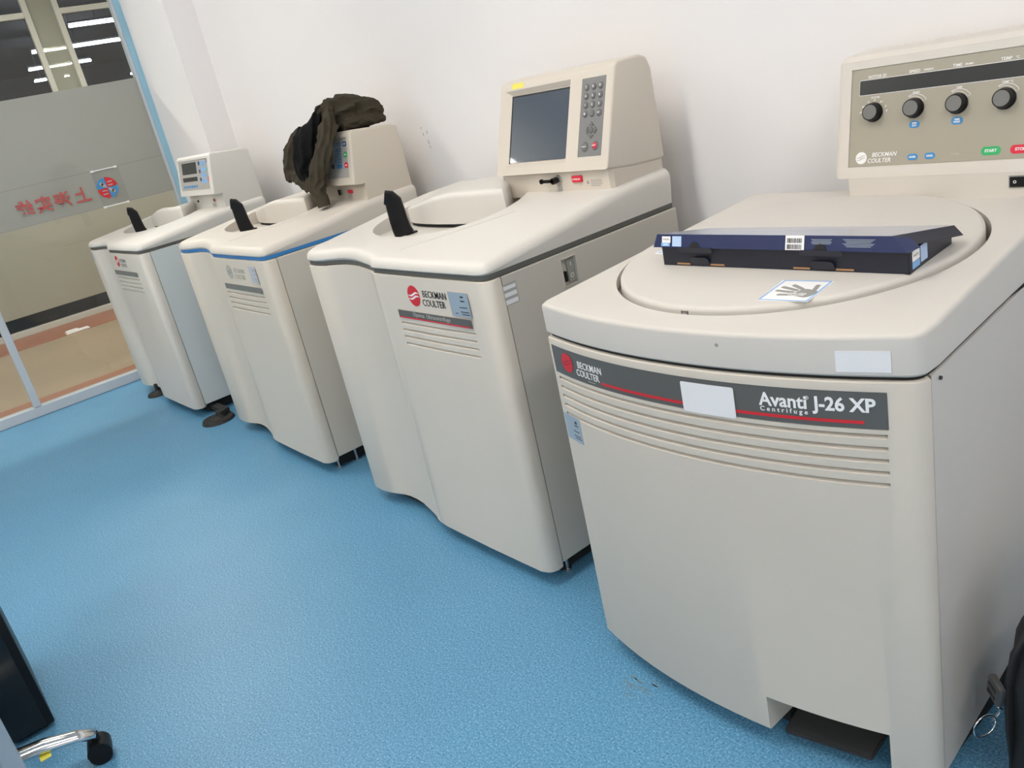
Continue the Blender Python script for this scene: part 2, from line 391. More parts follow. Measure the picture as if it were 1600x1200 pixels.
# corridor
CX = -8.10
bm = bmesh.new(); box(bm, CX - .1, GX - .06, -4, 7, -.1, -.001); struct('floor_corridor', bm, M['tan'])
bm = bmesh.new(); box(bm, -5.64, GX - .06, -4, 7, -.001, .0015); box(bm, CX, -7.50, -4, 7, -.001, .0015); struct('trim_2', bm, M['terra'])
bm = bmesh.new(); box(bm, CX - .1, GX - .06, -4, 7, CZ, CZ + .1); struct('ceiling_corridor', bm, M['ceil'])
bm = bmesh.new(); box(bm, GX - .13, GX - .03, PY, 7, 0, CZ); struct('wall_corridor', bm, M['wall'])
bm = bmesh.new(); box(bm, CX, GX - .03, 7, 7.1, 0, CZ); box(bm, CX, GX - .06, -4.1, -4, 0, CZ); struct('wall_corridor_ends', bm, M['wall'])
F = empty('far_partition', (CX, 0, 0), 'glazed partition with cream frames on the far side of the corridor', 'partition'); F['kind'] = 'structure'; del F['category']
def fobj(name, bm, m, **k):
    for v in bm.verts: v.co.x -= CX
    return obj(name, bm, m, F, **k)
fobj('kerb_rail', rbox(CX - .06, CX + .01, -4, 7, 0, .052, .003, 1), M['frame_far'])
py = [-3.6, -1.15, -.98, 1.84, 2.02, 4.6, 4.78]
for i, y in enumerate((-3.5, -1.2, -1.02, 1.80, 2.035, 4.6, 4.80)):
    fobj('frame_post', rbox(CX - .05, CX + .012, y, y + .045, .052, CZ, .003, 1), M['frame_far'])
spans = [(-3.455, -1.2, 0), (-1.155, -1.02, 1), (-.975, 1.80, 0), (1.845, 2.035, 1), (2.08, 4.6, 0), (4.645, 4.8, 1), (4.845, 7, 0), (-4, -3.5, 0)]
for a, b, k in spans:
    if k:
        bm = bmesh.new(); box(bm, CX - .03, CX - .022, a, b, .052, CZ); fobj('tinted_strip_pane', bm, M['pilaster_film'])
    else:
        fobj('transom', rbox(CX - .05, CX + .010, a, b, 2.42, 2.465, .003, 1), M['frame_far'])
        bm = bmesh.new(); box(bm, CX - .03, CX - .022, a, b, 1.72, 2.42); box(bm, CX - .03, CX - .022, a, b, 2.465, CZ); fobj('smoked_pane', bm, M['farglass'])
        bm = bmesh.new(); box(bm, CX - .03, CX - .022, a, b, .052, .165); fobj('clear_toe_pane', bm, M['farglass'])
bm = bmesh.new(); box(bm, CX + .013, CX + .018, -4, 7, .165, 1.72); fobj('cream_lower_panel', bm, M['farfilm'])
# hall beyond
bm = bmesh.new(); box(bm, -21, CX - .1, -6, 10, -.1, 0); struct('floor_hall', bm, M['hallfloor'])
bm = bmesh.new(); box(bm, -21, CX - .1, -6, 10, CZ + .3, CZ + .4); struct('ceiling_hall', bm, M['hallwall'])
bm = bmesh.new(); box(bm, -21.1, -21, -6, 10, 0, CZ + .3); box(bm, -21, CX - .1, -6.1, -6, 0, CZ + .3); box(bm, -21, CX - .1, 10, 10.1, 0, CZ + .3); box(bm, CX - .1, CX - .05, -6, -4, 0, CZ + .3); box(bm, CX - .1, CX - .05, 7, 10, 0, CZ + .3); box(bm, CX - .1, CX - .05, -4, 7, CZ, CZ + .3); struct('wall_hall', bm, M['hallwall'])
hall = [(-10.97, 2.85, 3.50, 'nearest of the bare tubes seen through the smoked glass'), (-12.82, 2.78, 3.94, 'longest of the bare tubes, second line of light down'),
        (-14.82, 3.08, 3.99, 'third line of light down through the smoked glass'), (-16.73, 3.50, 3.75, 'short tube low on the left of the smoked glass'),
        (-16.70, 3.98, 4.06, 'tiny tube end glimpsed through the olive strip pane'), (-18.5, 5.62, 5.78, 'small bright tube end beside the end post')]
for x, y0, y1, lb in hall:
    t = empty('tube_lamp', (x, (y0 + y1) / 2, 2.7), lb, 'lamp', group='fluorescent tubes in the hall beyond')
    bm = bmesh.new(); cyl(bm, (0, (y0 - y1) / 2, 0), .013, y1 - y0, 'y', 12); obj('tube', bm, M['halllamp'], t)
    bm = bmesh.new(); box(bm, -.03, .03, (y0 - y1) / 2, (y1 - y0) / 2, .028, .05); box(bm, -.004, .004, -.02, -.01, .05, .5); obj('lamp_bracket', bm, M['lampbody'], t)
# ceiling lamps
def panel(x, y, L, W, label, m=M['lamp'], group='ceiling lamps of the lab'):
    t = empty('ceiling_lamp', (x, y, CZ), label, 'lamp', group=group)
    bm = rbox(-L / 2 - .02, L / 2 + .02, -W / 2 - .02, W / 2 + .02, -.05, 0, .004, 1); obj('housing', bm, M['lampbody'], t)
    bm = bmesh.new(); box(bm, -L / 2, L / 2, -W / 2, W / 2, -.054, -.0505); obj('diffuser', bm, m, t)
for x, lx in ((-3.9, 'over the far end of the lab'), (-1.5, 'over the middle of the centrifuge row'), (.9, 'over the near end of the row')):
    for y, ly, ml in ((.25, 'ceiling lamp nearer the centrifuges ', M['lamp']), (-2.3, 'ceiling lamp farther from the centrifuges ', M['lampfar'])):
        panel(x, y, .30, 1.20, ly + lx, ml)
panel(2.55, -2.3, .30, 1.20, 'added ceiling lamp by the right hand wall, brightening the near centrifuge side', M['lampfar'])  # extra lamp, added to brighten the right side of the near centrifuge
for y in (-1.6, 1.2, 4.0):
    panel(-6.6, y, .3, 1.2, {-1.6: 'corridor lamp left of the red sign', 1.2: 'corridor lamp straight beyond the red sign', 4.0: 'corridor lamp behind the white pillar'}[y], M['corrlamp'], 'ceiling lamps of the corridor')
# card on the corridor floor
p = empty('paper_scrap', (-7.55, 1.19, 0), 'white folded paper scrap lying on the tan corridor floor', 'paper')
bm = rbox(-.04, .04, -.09, .09, .0, .010, .002, 1); obj('sheet', bm, M['white'], p)
bm = rbox(-.036, .03, -.085, .01, .010, .022, .002, 1); obj('folded_flap', bm, M['white'], p)

# ------------------------------------------------------------------ the three floor centrifuges with side consoles
D = .65
PROF = [(.012, .020), (.020, .008), (.034, .002), (.08, 0), (.12, .006), (.15, .017), (.18, .027), (.21, .032), (.25, .032), (.29, .028), (.33, .020), (.37, .011), (.40, .004), (.425, -.002), (.438, -.009), (.45, -.013), (.48, -.014), (.70, -.014), (.90, -.010)]
def plan(W, back=D):
    s = W / .935; pts = [(0, .045)] + [(x * s, y) for x, y in PROF]
    r = .026
    for k in range(1, 7):
        a = math.radians(-90 + 15 * k); pts.append((W - r + r * math.cos(a), -.008 + r + r * math.sin(a)))
    return pts + [(W, .035)], [(W, back - .012), (W - .012, back), (.012, back), (0, back - .012)]
def dzf(y):
    t = [(-.02, .858), (.02, .861), (.25, .888), (.40, .910), (.47, .917), (.53, .920), (.66, .924)]
    if y <= t[0][0]: return t[0][1]
    for (a, za), (b, zb) in zip(t, t[1:]):
        if y <= b: return za + (zb - za) * (y - a) / (b - a)
    return t[-1][1]
def front_cut_box(x0, x1, z0, z1, ya=-.05, yb=.0):
    b = bmesh.new(); box(b, x0, x1, ya, yb, z0, z1); return b
FOOTDEF = {}
def machine(loc, rz, label, W, m_deck, m_front, m_side, m_trim, m_con, kind, bar, groove=True):
    root = empty('floor_centrifuge', loc, label, 'centrifuge', rz, 'floor centrifuges with corner consoles')
    fr, bk = plan(W)
    # top cover
    bm = slab(fr + bk, .8305, .86, .024, 5, topcut=[.02 + .05 * k for k in range(13)], shear=lambda y: dzf(y) - .86, rb=.005)
    deck = obj('top_cover', bm, m_deck, root, angle=28)
    cb = bmesh.new(); E = []
    for a in range(72):
        c_, s_ = math.cos(a * math.pi / 36), math.sin(a * math.pi / 36); ex_ = 1.0 if c_ > 0 else .80
        E.append((.355 + (.270 if c_ > 0 else .262) * math.copysign(abs(c_) ** ex_, c_), .338 + .208 * math.copysign(abs(s_) ** ex_, s_)))
    prism(cb, E, .8505, 1.2)
    cuts = [cb]
    if groove:
        gb = bmesh.new(); R4 = []      # shallow crease running from the front edge past the well towards the console
        for t in (0, .25, .5, .75, 1):
            x_, y = .512 + .180 * t, .048 + .262 * t
            R4.append([gb.verts.new((x_ + o_, y - o_ * .68, z)) for o_, z in ((-.0022, dzf(y) - .0028), (.0022, dzf(y) - .0028), (.0022, dzf(y) + .05), (-.0022, dzf(y) + .05))])
        for a, b in zip(R4, R4[1:]):
            for k in range(4): gb.faces.new((a[k], a[(k + 1) % 4], b[(k + 1) % 4], b[k]))
        gb.faces.new(R4[0][::-1]); gb.faces.new(R4[-1]); cuts.append(gb)
    cut(deck, cuts)
    # rim of the well, softly rolled
    bm = bmesh.new(); n = 64; rings = []
    for k in range(6):
        t = k / 5 * math.pi / 2; off = .010 * (1 - math.sin(t)); zz = -.0105 * (1 - math.cos(t)) + .0006
        rings.append([bm.verts.new((.315 + (.305 + off - .0102) * math.cos(a * 2 * math.pi / n) * 1.0, .335 + (.205 + off - .0102) * math.sin(a * 2 * math.pi / n), 0)) for a in range(n)])
    bm.free()
    # trim strip
    bm = bmesh.new(); prism(bm, inset_pts(fr + bk, .005), .8185, .8305); obj('trim_strip', bm, m_trim, root)
    # front panel
    fp = [p for p in fr if p[1] <= .036]; q = fr[:-1] + [(W, .038), (W - .02, .060), (.02, .060)]
    bm = bmesh.new()
    bx0, bx1, bz0, bz1, pitch = bar
    q = fr + [(W - .001, .037), (W - .03, .055), (.03, .055)]
    prism(bm, q, .045, .8165)
    es = [e for e in bm.edges if abs(e.verts[0].co.z - e.verts[1].co.z) < 1e-5]
    bmesh.ops.bevel(bm, geom=es, offset=.004, segments=2, profile=.5, affect='EDGES')
    front = obj('front_panel', bm, m_front, root, angle=28)
    cuts = []
    for k in range(4):
        z1 = bz0 - .012 - k * pitch; b = bmesh.new()
        vs = [(bx0 + .004 * k, -.03, z1), (bx1 + .004, -.03, z1), (bx1 + .004, -.008, z1), (bx0, -.008, z1)]
        a = [b.verts.new((x, y, z)) for (x, y, z) in ((bx0 - .002, -.03, z1 - .0150), (bx1 + .002, -.03, z1 - .0150), (bx1 + .002, -.001, z1 - .001), (bx0 - .002, -.001, z1 - .001))]
        c = [b.verts.new((x, y, z1)) for (x, y) in ((bx0 - .002, -.03), (bx1 + .002, -.03), (bx1 + .002, -.001), (bx0 - .002, -.001))]
        b.faces.new(a[::-1]); b.faces.new(c)
        for i in range(4): b.faces.new((a[i], a[(i + 1) % 4], c[(i + 1) % 4], c[i]))
        cuts.append(b)
    cut(front, cuts)
    # chassis with side panel
    sp = [(W - .002, .0405), (W - .002, D - .006), (.002, D - .006), (.002, .058), (.03, .058), (W - .032, .058), (W - .02, .0405)]
    bm = bmesh.new(); prism(bm, [(W - .002, .0405), (W - .002, D - .006), (.002, D - .006), (.002, .060), (W - .034, .060), (W - .018, .0405)], .055, .8165)
    es = [e for e in bm.edges if abs(e.verts[0].co.z - e.verts[1].co.z) < 1e-5]
    bmesh.ops.bevel(bm, geom=es, offset=.003, segments=1, affect='EDGES')
    chassis = obj('side_panel', bm, m_side, root, angle=28)
    bm = bmesh.new(); box(bm, .04, W - .035, .055, D - .03, .010, .0545); obj('underframe_shade_block', bm, M['dark'], root)  # black block lowered almost to the floor, standing in for underside shadow
    # hood over the sliding door
    H = [(.090, .420), (.094, .375), (.105, .350), (.13, .330), (.18, .315), (.25, .307), (.32, .304), (.40, .306), (.48, .313), (.55, .322), (.595, .330), (.616, .340), (.614, .352), (.50, .462), (.50, .636), (.090, .636)]
    bm = slab(H, .862, .95, .018, 5, topcut=[.40, .47, .53])
    for v in bm.verts:
        if v.co.z > .88:
            f = (v.co.z - .88) / .07; tx = min(1, max(0, (v.co.x - .085) / .30)); tx = tx * tx * (3 - 2 * tx) * .35 + tx * .65
            top = dzf(v.co.y) + .0012 + (.951 - dzf(v.co.y)) * tx
            v.co.z += (top - .95) * f
    hood = obj('chamber_door', bm, m_deck, root, angle=40)
    bm = bmesh.new(); prism(bm, inset_pts(H, .006), .8506, .862); obj('door_gap', bm, M['dark'], hood)
    # handle
    bm = bmesh.new(); hp = [((.254, .226, .853), .030, .014), ((.252, .222, .872), .0285, .0125), ((.252, .219, .90), .0275, .0115), ((.254, .217, .93), .0265, .0115), ((.256, .214, .955), .0255, .0115), ((.253, .207, .966), .0245, .0100), ((.244, .196, .9715), .0225, .007)]
    rings = []
    for i, (c, hw, ht) in enumerate(hp):
        c = Vector(c); t = (Vector(hp[min(i + 1, len(hp) - 1)][0]) - Vector(hp[max(i - 1, 0)][0])).normalized()
        sx = Vector((.70, .62, 0)).normalized(); sx = (sx - t * sx.dot(t)).normalized(); sy = t.cross(sx)
        rings.append([bm.verts.new(c + sx * px + sy * py_) for px, py_ in rr_pts(2 * hw, 2 * ht, min(hw, ht) * .8, 0, 0, 4)])
    nn = len(rings[0])
    for a, b in zip(rings, rings[1:]):
        for i in range(nn): bm.faces.new((a[i], a[(i + 1) % nn], b[(i + 1) % nn], b[i]))
    bm.faces.new(rings[0][::-1]); bm.faces.new(rings[-1])
    h = obj('door_handle', bm, M['black'], root, angle=75); h['label'] = 'black curved grab handle'
    bm = rbox(.236, .272, .222, .262, .8506, .8560, .002, 2); obj('handle_base', bm, M['black'], h)
    # badge strip
    bw = bx1 - bx0; bh = bz1 - bz0; cx = (bx0 + bx1) / 2; cz = (bz0 + bz1) / 2; fy = -.0142
    bs = rect(bw, bh, .0012); place(bs, (cx, fy, cz), *XZ)
    strip = obj('badge_strip', bs, M['bargrey'] if kind == 3 else M['bargrey2'], root)
    fo = FOOTDEF[kind]
    ex, ez, er = fo['emblem']
    e, wv = emblem('round_emblem', root, (ex, fy, ez), *XZ, er, fo['me'], fo['mw'])
    obj('emblem_wave', wv, fo['mw'], e)
    for s, (tx, tz) in (('BECKMAN', fo['t1']), ('COULTER', fo['t2'])):
        b = text_bm(s, fo['ts'], .0003, bold=fo.get('bold', .0002), sx=fo.get('sx', .8)); place(b, (tx, fy, tz), *XZ, .0003); obj('brand_lettering', b, fo['mt'], root)
    # feet
    for (x, y, r, kind_f) in fo['feet']:
        bm = bmesh.new()
        if kind_f == 'arm':
            cyl(bm, (x, y, .0), r, .014, 'z', 32, r * .92); cyl(bm, (x, y, .014), r * .45, .012, 'z', 20, r * .3)
            box(bm, .78, x, y + .03, y + .065, .018, .040); cyl(bm, (x, y + .02, .012), .022, .03, 'z', 16)
            obj('outrigger_foot', bm, M['rubber'], root, angle=35)
        elif kind_f == 'pad':
            cyl(bm, (x, y, .0), r, .012, 'z', 28, r * .93); cyl(bm, (x, y, .012), r * .5, .012, 'z', 20, r * .3); cyl(bm, (x, y, .02), .011, .04, 'z', 12)
            obj('levelling_foot', bm, M['rubber'], root, angle=35)
        elif kind_f == 'caster':
            cyl(bm, (x - .012, y, .022), .022, .024, 'x', 24); cyl(bm, (x, y + .006, .03), .016, .03, 'z', 14); box(bm, x - .016, x + .016, y - .012, y + .024, .022, .048)
            obj('caster', bm, M['rubber'], root, angle=35)
        else:
            cyl(bm, (x, y, 0), .011, .006, 'z', 16); cyl(bm, (x, y, .005), .006, .05, 'z', 12); obj('levelling_screw', bm, M['steel'], root, angle=35)
    return root, deck, front, chassis, strip, fy

FOOTDEF[3] = dict(emblem=(.632, .768, .0275), me=M['red'], mw=M['white'], t1=(.726, .7755), t2=(.716, .7525), ts=.0245, mt=M['ink'], sx=.92, bold=.00005,
    feet=[(.24, .13, 0, 'caster'), (.08, .60, 0, 'caster'), (.90, .075, 0, 'screw'), (.85, .12, 0, 'caster'), (.90, .60, 0, 'caster')])
FOOTDEF[2] = dict(emblem=(.592, .768, .027), me=M['greyprint2'], mw=M['greyprint'], t1=(.690, .775), t2=(.682, .752), ts=.024, mt=M['greyprint2'], sx=.93, bold=-.0002,
    feet=[(.20, .11, 0, 'caster'), (.08, .60, 0, 'caster'), (.885, .05, 0, 'screw'), (.90, .12, 0, 'screw'), (.85, .60, 0, 'caster')])
FOOTDEF[1] = dict(emblem=(.548, .778, .027), me=M['red'], mw=M['white'], t1=(.640, .783), t2=(.636, .760), ts=.024, mt=M['greyprint'], sx=.9, bold=.0001,
    feet=[(.205, .025, .060, 'pad'), (1.055, .035, .078, 'arm'), (.10, .60, .055, 'pad'), (.85, .60, .055, 'pad')])

def dashes(rows, m, name, parent, org, ux, uz, lift=.0006, label=None):
    """rows = (x, y, width, height) bars of illegible print"""
    bm = join([rect(w_, h_, .0002, cx=x + w_ / 2, cy=y) for x, y, w_, h_ in rows]); place(bm, org, ux, uz, lift)
    return obj(name, bm, m, parent)

# console in the later style (touch screen)
def prof_prism(pts, x0, x1):
    bm = bmesh.new(); a = [bm.verts.new((x0, y, z)) for y, z in pts]; b = [bm.verts.new((x1, y, z)) for y, z in pts]
    n = len(pts); bm.faces.new(a); bm.faces.new(b[::-1])
    for i in range(n): bm.faces.new((a[i], b[i], b[(i + 1) % n], a[(i + 1) % n]))
    return bm
def tiltbox(x0, x1, za, zb, P, d0, d1):
    """box sunk from depth d0 (outside, negative) to d1 (inside) in the tilted front plane P(z)->y ; za/zb along z"""
    bm = bmesh.new(); ty = P(1.0) - P(0.0); n = Vector((0, 1, -ty)).normalized()
    vs = []
    for x in (x0, x1):
        for z in (za, zb):
            for d in (d0, d1): vs.append(bm.verts.new(Vector((x, P(z), z)) + n * d))
    idx = [(0, 1, 3, 2), (4, 6, 7, 5), (0, 4, 5, 1), (2, 3, 7, 6), (0, 2, 6, 4), (1, 5, 7, 3)]
    for f in idx: bm.faces.new([vs[i] for i in f])
    return bm
class Pane:
    """tilted plane: y = y0 + (z - z0) * k, in the coordinates of the thing"""
    def __init__(s, y0, z0, k): s.y0, s.z0, s.k = y0, z0, k; s.uz = Vector((0, k, 1)).normalized(); s.ux = Vector((1, 0, 0))
    def y(s, z): return s.y0 + (z - s.z0) * s.k
    def art(s, bm, x, z, lift=.0): return place(bm, (x, s.y(z), z), s.ux, s.uz, lift)

def console_new(root, W, m_con, dx, dy):
    ox, oy = dx, dy       # world minus local
    P = Pane(1.475 - oy, .963, .354); X = lambda x: x - ox
    x0, x1 = X(-1.946), X(-1.500); yb = 1.690 - oy
    pts = [(P.y(.966), .966), (P.y(1.196), 1.196), (P.y(1.196) + .012, 1.206), (yb - .04, 1.208), (yb - .015, 1.198), (yb - .004, 1.17), (yb, .95), (yb - .02, .946), (P.y(.966) + .10, .952), (P.y(.966) + .03, .960)]
    bm = prof_prism(pts, x0, x1)
    es = [e for e in bm.edges if max(v.co.z for v in e.verts) > 1.0 or abs(e.verts[0].co.x - e.verts[1].co.x) < 1e-6]
    bmesh.ops.recalc_face_normals(bm, faces=bm.faces)
    bmesh.ops.bevel(bm, geom=es, offset=.009, segments=4, profile=.5, affect='EDGES', clamp_overlap=True)
    con = obj('console', bm, m_con, root, angle=40); con['label'] = 'console housing with touch screen and keypad'
    cs = [tiltbox(X(-1.920), X(-1.655), .990, 1.182, P.y, -.02, .004), tiltbox(X(-1.897), X(-1.657), .996, 1.170, P.y, -.02, .012), tiltbox(X(-1.609), X(-1.524), .998, 1.178, P.y, -.02, .002)]
    # sloped recess round the screen: keep the two-step recess
    cs[0].free(); c = bmesh.new(); n = Vector((0, 1, -P.k)).normalized()
    a = [Vector((X(x), P.y(z), z)) - n * .001 for x, z in ((-1.922, .984), (-1.653, .988), (-1.653, 1.184), (-1.922, 1.182))]
    b = [Vector((X(x), P.y(z), z)) + n * .011 for x, z in ((-1.897, .995), (-1.657, .997), (-1.657, 1.171), (-1.897, 1.170))]
    va = [c.verts.new(v) for v in a]; vb = [c.verts.new(v) for v in b]; c.faces.new(va); c.faces.new(vb[::-1])
    for i in range(4): c.faces.new((va[i], vb[i], vb[(i + 1) % 4], va[(i + 1) % 4]))
    cut(con, [c, cs[2]]); cs[1].free()
    bm = rect(.238, .177, .0012); P.art(bm, X(-1.777), 1.083, -.0108); s_ = obj('touch_screen', bm, M['screen'], con)
    bm = join([rect(.246, .003, .0016, cy=.0895), rect(.003, .182, .0016, cx=-.1205)]); P.art(bm, X(-1.777), 1.083, -.0105); obj('screen_gasket', bm, M['black'], con)
    bm = rect(.0845, .189, .0010); P.art(bm, X(-1.5665), 1.0875, -.0018); kp = obj('keypad_plate', bm, M['keypad'], con)
    keys = '789456123'
    def dome(x, z, r, m, name='key', h=.0035):
        bm = bmesh.new(); bmesh.ops.create_uvsphere(bm, u_segments=16, v_segments=8, radius=1)
        for v in bm.verts: v.co = Vector((v.co.x * r, v.co.y * r, v.co.z * h))
        P.art(bm, x, z, -.0008); return obj(name, bm, m, con, smooth=True)
    for r_ in range(4):
        for c_ in range(3):
            x = X(-1.591) + c_ * .0245; z = 1.157 - r_ * .0203
            dome(x, z, .0088, M['key'])
            ch = (keys + '0.E')[r_ * 3 + c_]
            b = text_bm(ch, .0085, .0002, bold=.0002) if ch != 'E' else join([text_bm('ENT', .0045, .0002, bold=.0001)])
            P.art(b, x, z, .0028); obj('key_digit', b, M['white'], con)
    dome(X(-1.566), 1.058, .0085, M['key'], 'select_key')
    for a in (0, 90, 180, 270):
        b = bmesh.new(); prism(b, [(-.009, .0125), (0, .0205), (.009, .0125), (.005, .0115), (-.005, .0115)], 0, .0022)
        bmesh.ops.rotate(b, verts=b.verts, matrix=Matrix.Rotation(math.radians(a), 3, 'Z')); P.art(b, X(-1.566), 1.058, -.0008); obj('arrow_key', b, M['key'], con)
    dome(X(-1.585), 1.021, .0125, M['key'], 'again_key'); b = text_bm('AGAIN', .0048, .0002, bold=.0001); P.art(b, X(-1.585), 1.021, .0028); obj('key_digit', b, M['white'], con)
    dome(X(-1.548), 1.022, .0115, M['key'], 'stop_key_rim', .003); dome(X(-1.548), 1.022, .0088, M['redbtn'], 'stop_key', .005); b = text_bm('STOP', .0048, .0002, bold=.0001); P.art(b, X(-1.548), 1.022, .0044); obj('key_digit', b, M['white'], con)
    b = rect(.050, .014, .0004); P.art(b, X(-1.868), 1.1915, .0002); st = obj('yellow_sticker', b, M['yellow'], con)
    # neck below
    yf = 1.490 - oy; bm = bmesh.new()
    z0 = .900; prism(bm, [(X(-1.930), yf), (X(-1.512), yf), (X(-1.505), yf + .012), (X(-1.505), yb - .01), (X(-1.930), yb - .01)], z0, .970)
    nk = obj('console_neck', bm, m_con, root); 
    kp_ = (X(-1.697), yf, .945)
    bm = bmesh.new(); cyl(bm, (kp_[0], yf - .008, .945), .0125, .010, 'y', 20); cyl(bm, (kp_[0], yf - .010, .945), .005, .004, 'y', 10); obj('key_switch', bm, M['steel'], nk, angle=35)
    bm = bmesh.new(); box(bm, kp_[0] - .046, kp_[0] + .004, yf - .024, yf - .018, .9415, .9495); cyl(bm, (kp_[0] - .046, yf - .024, .9455), .0065, .006, 'y', 14); cyl(bm, (kp_[0], yf - .024, .945), .0085, .018, 'y', 14); obj('switch_key', bm, M['black'], nk, angle=35)
    bm = bmesh.new(); box(bm, kp_[0] - .0085, kp_[0] + .0085, yf - .0006, yf, .915, .932); obj('grey_sticker', bm, M['labelgrey'], nk)
    bm = rbox(X(-1.624) - .0185, X(-1.624) + .0185, yf - .006, yf + .002, .9355, .9525, .0025, 2); pb = obj('power_rocker', bm, M['redbtn'], nk, angle=35)
    b = text_bm('POWER I/O', .0055, .0002, bold=.0001); place(b, (X(-1.624), yf - .0062, .944), *XZ); obj('rocker_lettering', b, M['white'], pb)
    rows = [(-.012, .008 - .0045 * k, .040 - .006 * (k == 3), .0014) for k in range(4)]
    dashes(rows, M['greyprint'], 'caution_text', nk, (X(-1.566), yf, .930), *XZ, .0003)
    b = bmesh.new(); prism(b, [(-.006, -.004), (.004, -.004), (-.001, .006)], 0, .0004); place(b, (X(-1.588), yf, .934), *XZ, .0); obj('caution_triangle', b, M['greyprint'], nk)
    return con

def console_old(root, W, m_con, ox, oy, kind):
    """ox, oy: console right-hand side x and bezel bottom y in local coordinates"""
    P = Pane(oy, .978, .2) if kind == 2 else Pane(oy, .988, .2)
    zb, zt = (.976, 1.158) if kind == 2 else (.986, 1.170)
    x1 = ox; x0 = ox - .448; yb = oy + .240
    pts = [(P.y(zb), zb), (P.y(zt - .01), zt - .01), (P.y(zt) + .012, zt), (yb - .03, zt - .012), (yb - .006, zt - .022), (yb, .905), (oy + .04, .905), (oy + .045, zb - .004), (oy + .03, zb - .006)]
    bm = prof_prism(pts, x0, x1); bmesh.ops.recalc_face_normals(bm, faces=bm.faces)
    es = [e for e in bm.edges if abs(e.verts[0].co.x - e.verts[1].co.x) < 1e-6 and max(v.co.z for v in e.verts) > 1.0]
    bmesh.ops.bevel(bm, geom=es, offset=.009, segments=4, profile=.5, affect='EDGES')
    con = obj('console', bm, m_con, root, angle=40); con['label'] = 'console housing with membrane key panel'
    px0, px1 = x0 + .030, x1 - .027; pz0, pz1 = zb + .025, zt - .020
    cut(con, [tiltbox(px0, px1, pz0, pz1, P.y, -.02, .004)])
    b = rect(px1 - px0 - .002, (pz1 - pz0) * 1.018 - .002, .001); P.art(b, (px0 + px1) / 2, (pz0 + pz1) / 2, -.0038); pl = obj('membrane_panel', b, M['panelgrey'], con)
    def pad(x, z, w_, h_, m, r=.003, name='membrane_key', t=.0012):
        b = rect(w_, h_, t, r, seg=3); P.art(b, px1 - x, z, -.0030); return obj(name, b, m, con)
    if kind == 1:
        for (a, b_, c_, d_) in ((-.350, -.153, -.009 - .054, -.009), (-.355, -.156, -.097, -.077)):
            w_ = b_ - a; b = rect(w_, d_ - c_, .001, .002); P.art(b, px1 + (a + b_) / 2, pz1 + (c_ + d_) / 2, -.0028); obj('readout_window', b, M['display'], con)
        for k in range(3): pad(.115 - .002 * k, pz1 - .018 - .037 * k, .020, .017, M['navybtn'])
        for r_ in range(4):
            for c_ in range(3): pad(.082 - .021 * c_, pz1 - .020 - .027 * r_, .017, .020, M['lightblue'])
        pad(.010, pz1 - .012, .012, .016, M['navybtn']); pad(.010, pz1 - .050, .012, .016, M['greenbtn']); pad(.008, pz1 - .092, .014, .024, M['redbtn'])
        for k in range(6): pad(.345 - .0335 * k, pz0 + .018, .022, .012, M['bluebtn'])
    else:
        for (a, b_, c_, d_) in ((-.350, -.190, -.065, -.012), (-.350, -.190, -.1, -.08)):
            w_ = b_ - a; b = rect(w_, d_ - c_, .001, .002); P.art(b, px1 + (a + b_) / 2, pz1 + (c_ + d_) / 2, -.0028); obj('readout_window', b, M['display'], con)
        for r_ in range(4):
            for c_ in range(3):
                pad(.056 + .0195 * c_, pz1 - .022 - .0187 * r_, .015, .014, M['bluebtn'])
                b = rect(.009, .008, .0004, .0035); P.art(b, px1 - (.056 + .0195 * c_), pz1 - .022 - .0187 * r_, -.0016); obj('key_face', b, M['panelgrey'], con)
        pad(.063, pz1 - .077, .028, .015, M['bluebtn']); pad(.070, pz1 - .096, .040, .015, M['bluebtn']); pad(.122, pz1 - .095, .020, .015, M['navybtn'])
        pad(.019, pz1 - .022, .026, .016, M['navybtn'], .004); pad(.019, pz1 - .058, .026, .020, M['greenbtn'], .008); pad(.019, pz1 - .094, .026, .020, M['redbtn'], .008)
        for dz, m_ in ((.022, 0), (.058, 0), (.094, 0)):
            b = rect(.012, .004, .0003); P.art(b, px1 - .019, pz1 - dz, -.0016); obj('key_mark', b, M['white'], con)
    yf = oy + .041
    if kind == 2:
        bm = bmesh.new(); cyl(bm, (x1 - .195, yf - .004, .944), .011, .006, 'y', 18); obj('lock_ring', bm, M['steel'], con, angle=35)
        bm = rbox(x1 - .195 - .0035, x1 - .195 + .0035, yf - .010, yf, .934, .954, .001, 1); obj('key_switch', bm, M['black'], con)
        bm = rbox(x1 - .117 - .017, x1 - .117 + .017, yf - .004, yf + .002, .9375, .9505, .002, 1); obj('power_rocker', bm, M['redbtn'], con)
        dashes([(-.018, .007 - .0045 * k, .036 - .008 * (k % 2), .0016) for k in range(4)], M['greyprint'], 'warning_text', con, (x1 - .128, yf, .926), *XZ, .0003)
    else:
        bm = bmesh.new(); cyl(bm, (x1 - .340, yf - .003, .950), .006, .006, 'y', 14); obj('key_switch', bm, M['black'], con)
        bm = rbox(x1 - .121 - .011, x1 - .121 + .011, yf - .004, yf + .002, .943, .958, .004, 2); obj('power_rocker', bm, mat('brown_red', (.30, .07, .04), .4), con)
        bm = bmesh.new(); box(bm, x1 - .158, x1 - .118, yf - .0006, yf, .918, .936); obj('warning_sticker', bm, M['labelgrey'] if 0 else M['panelgrey'], con)
    return con

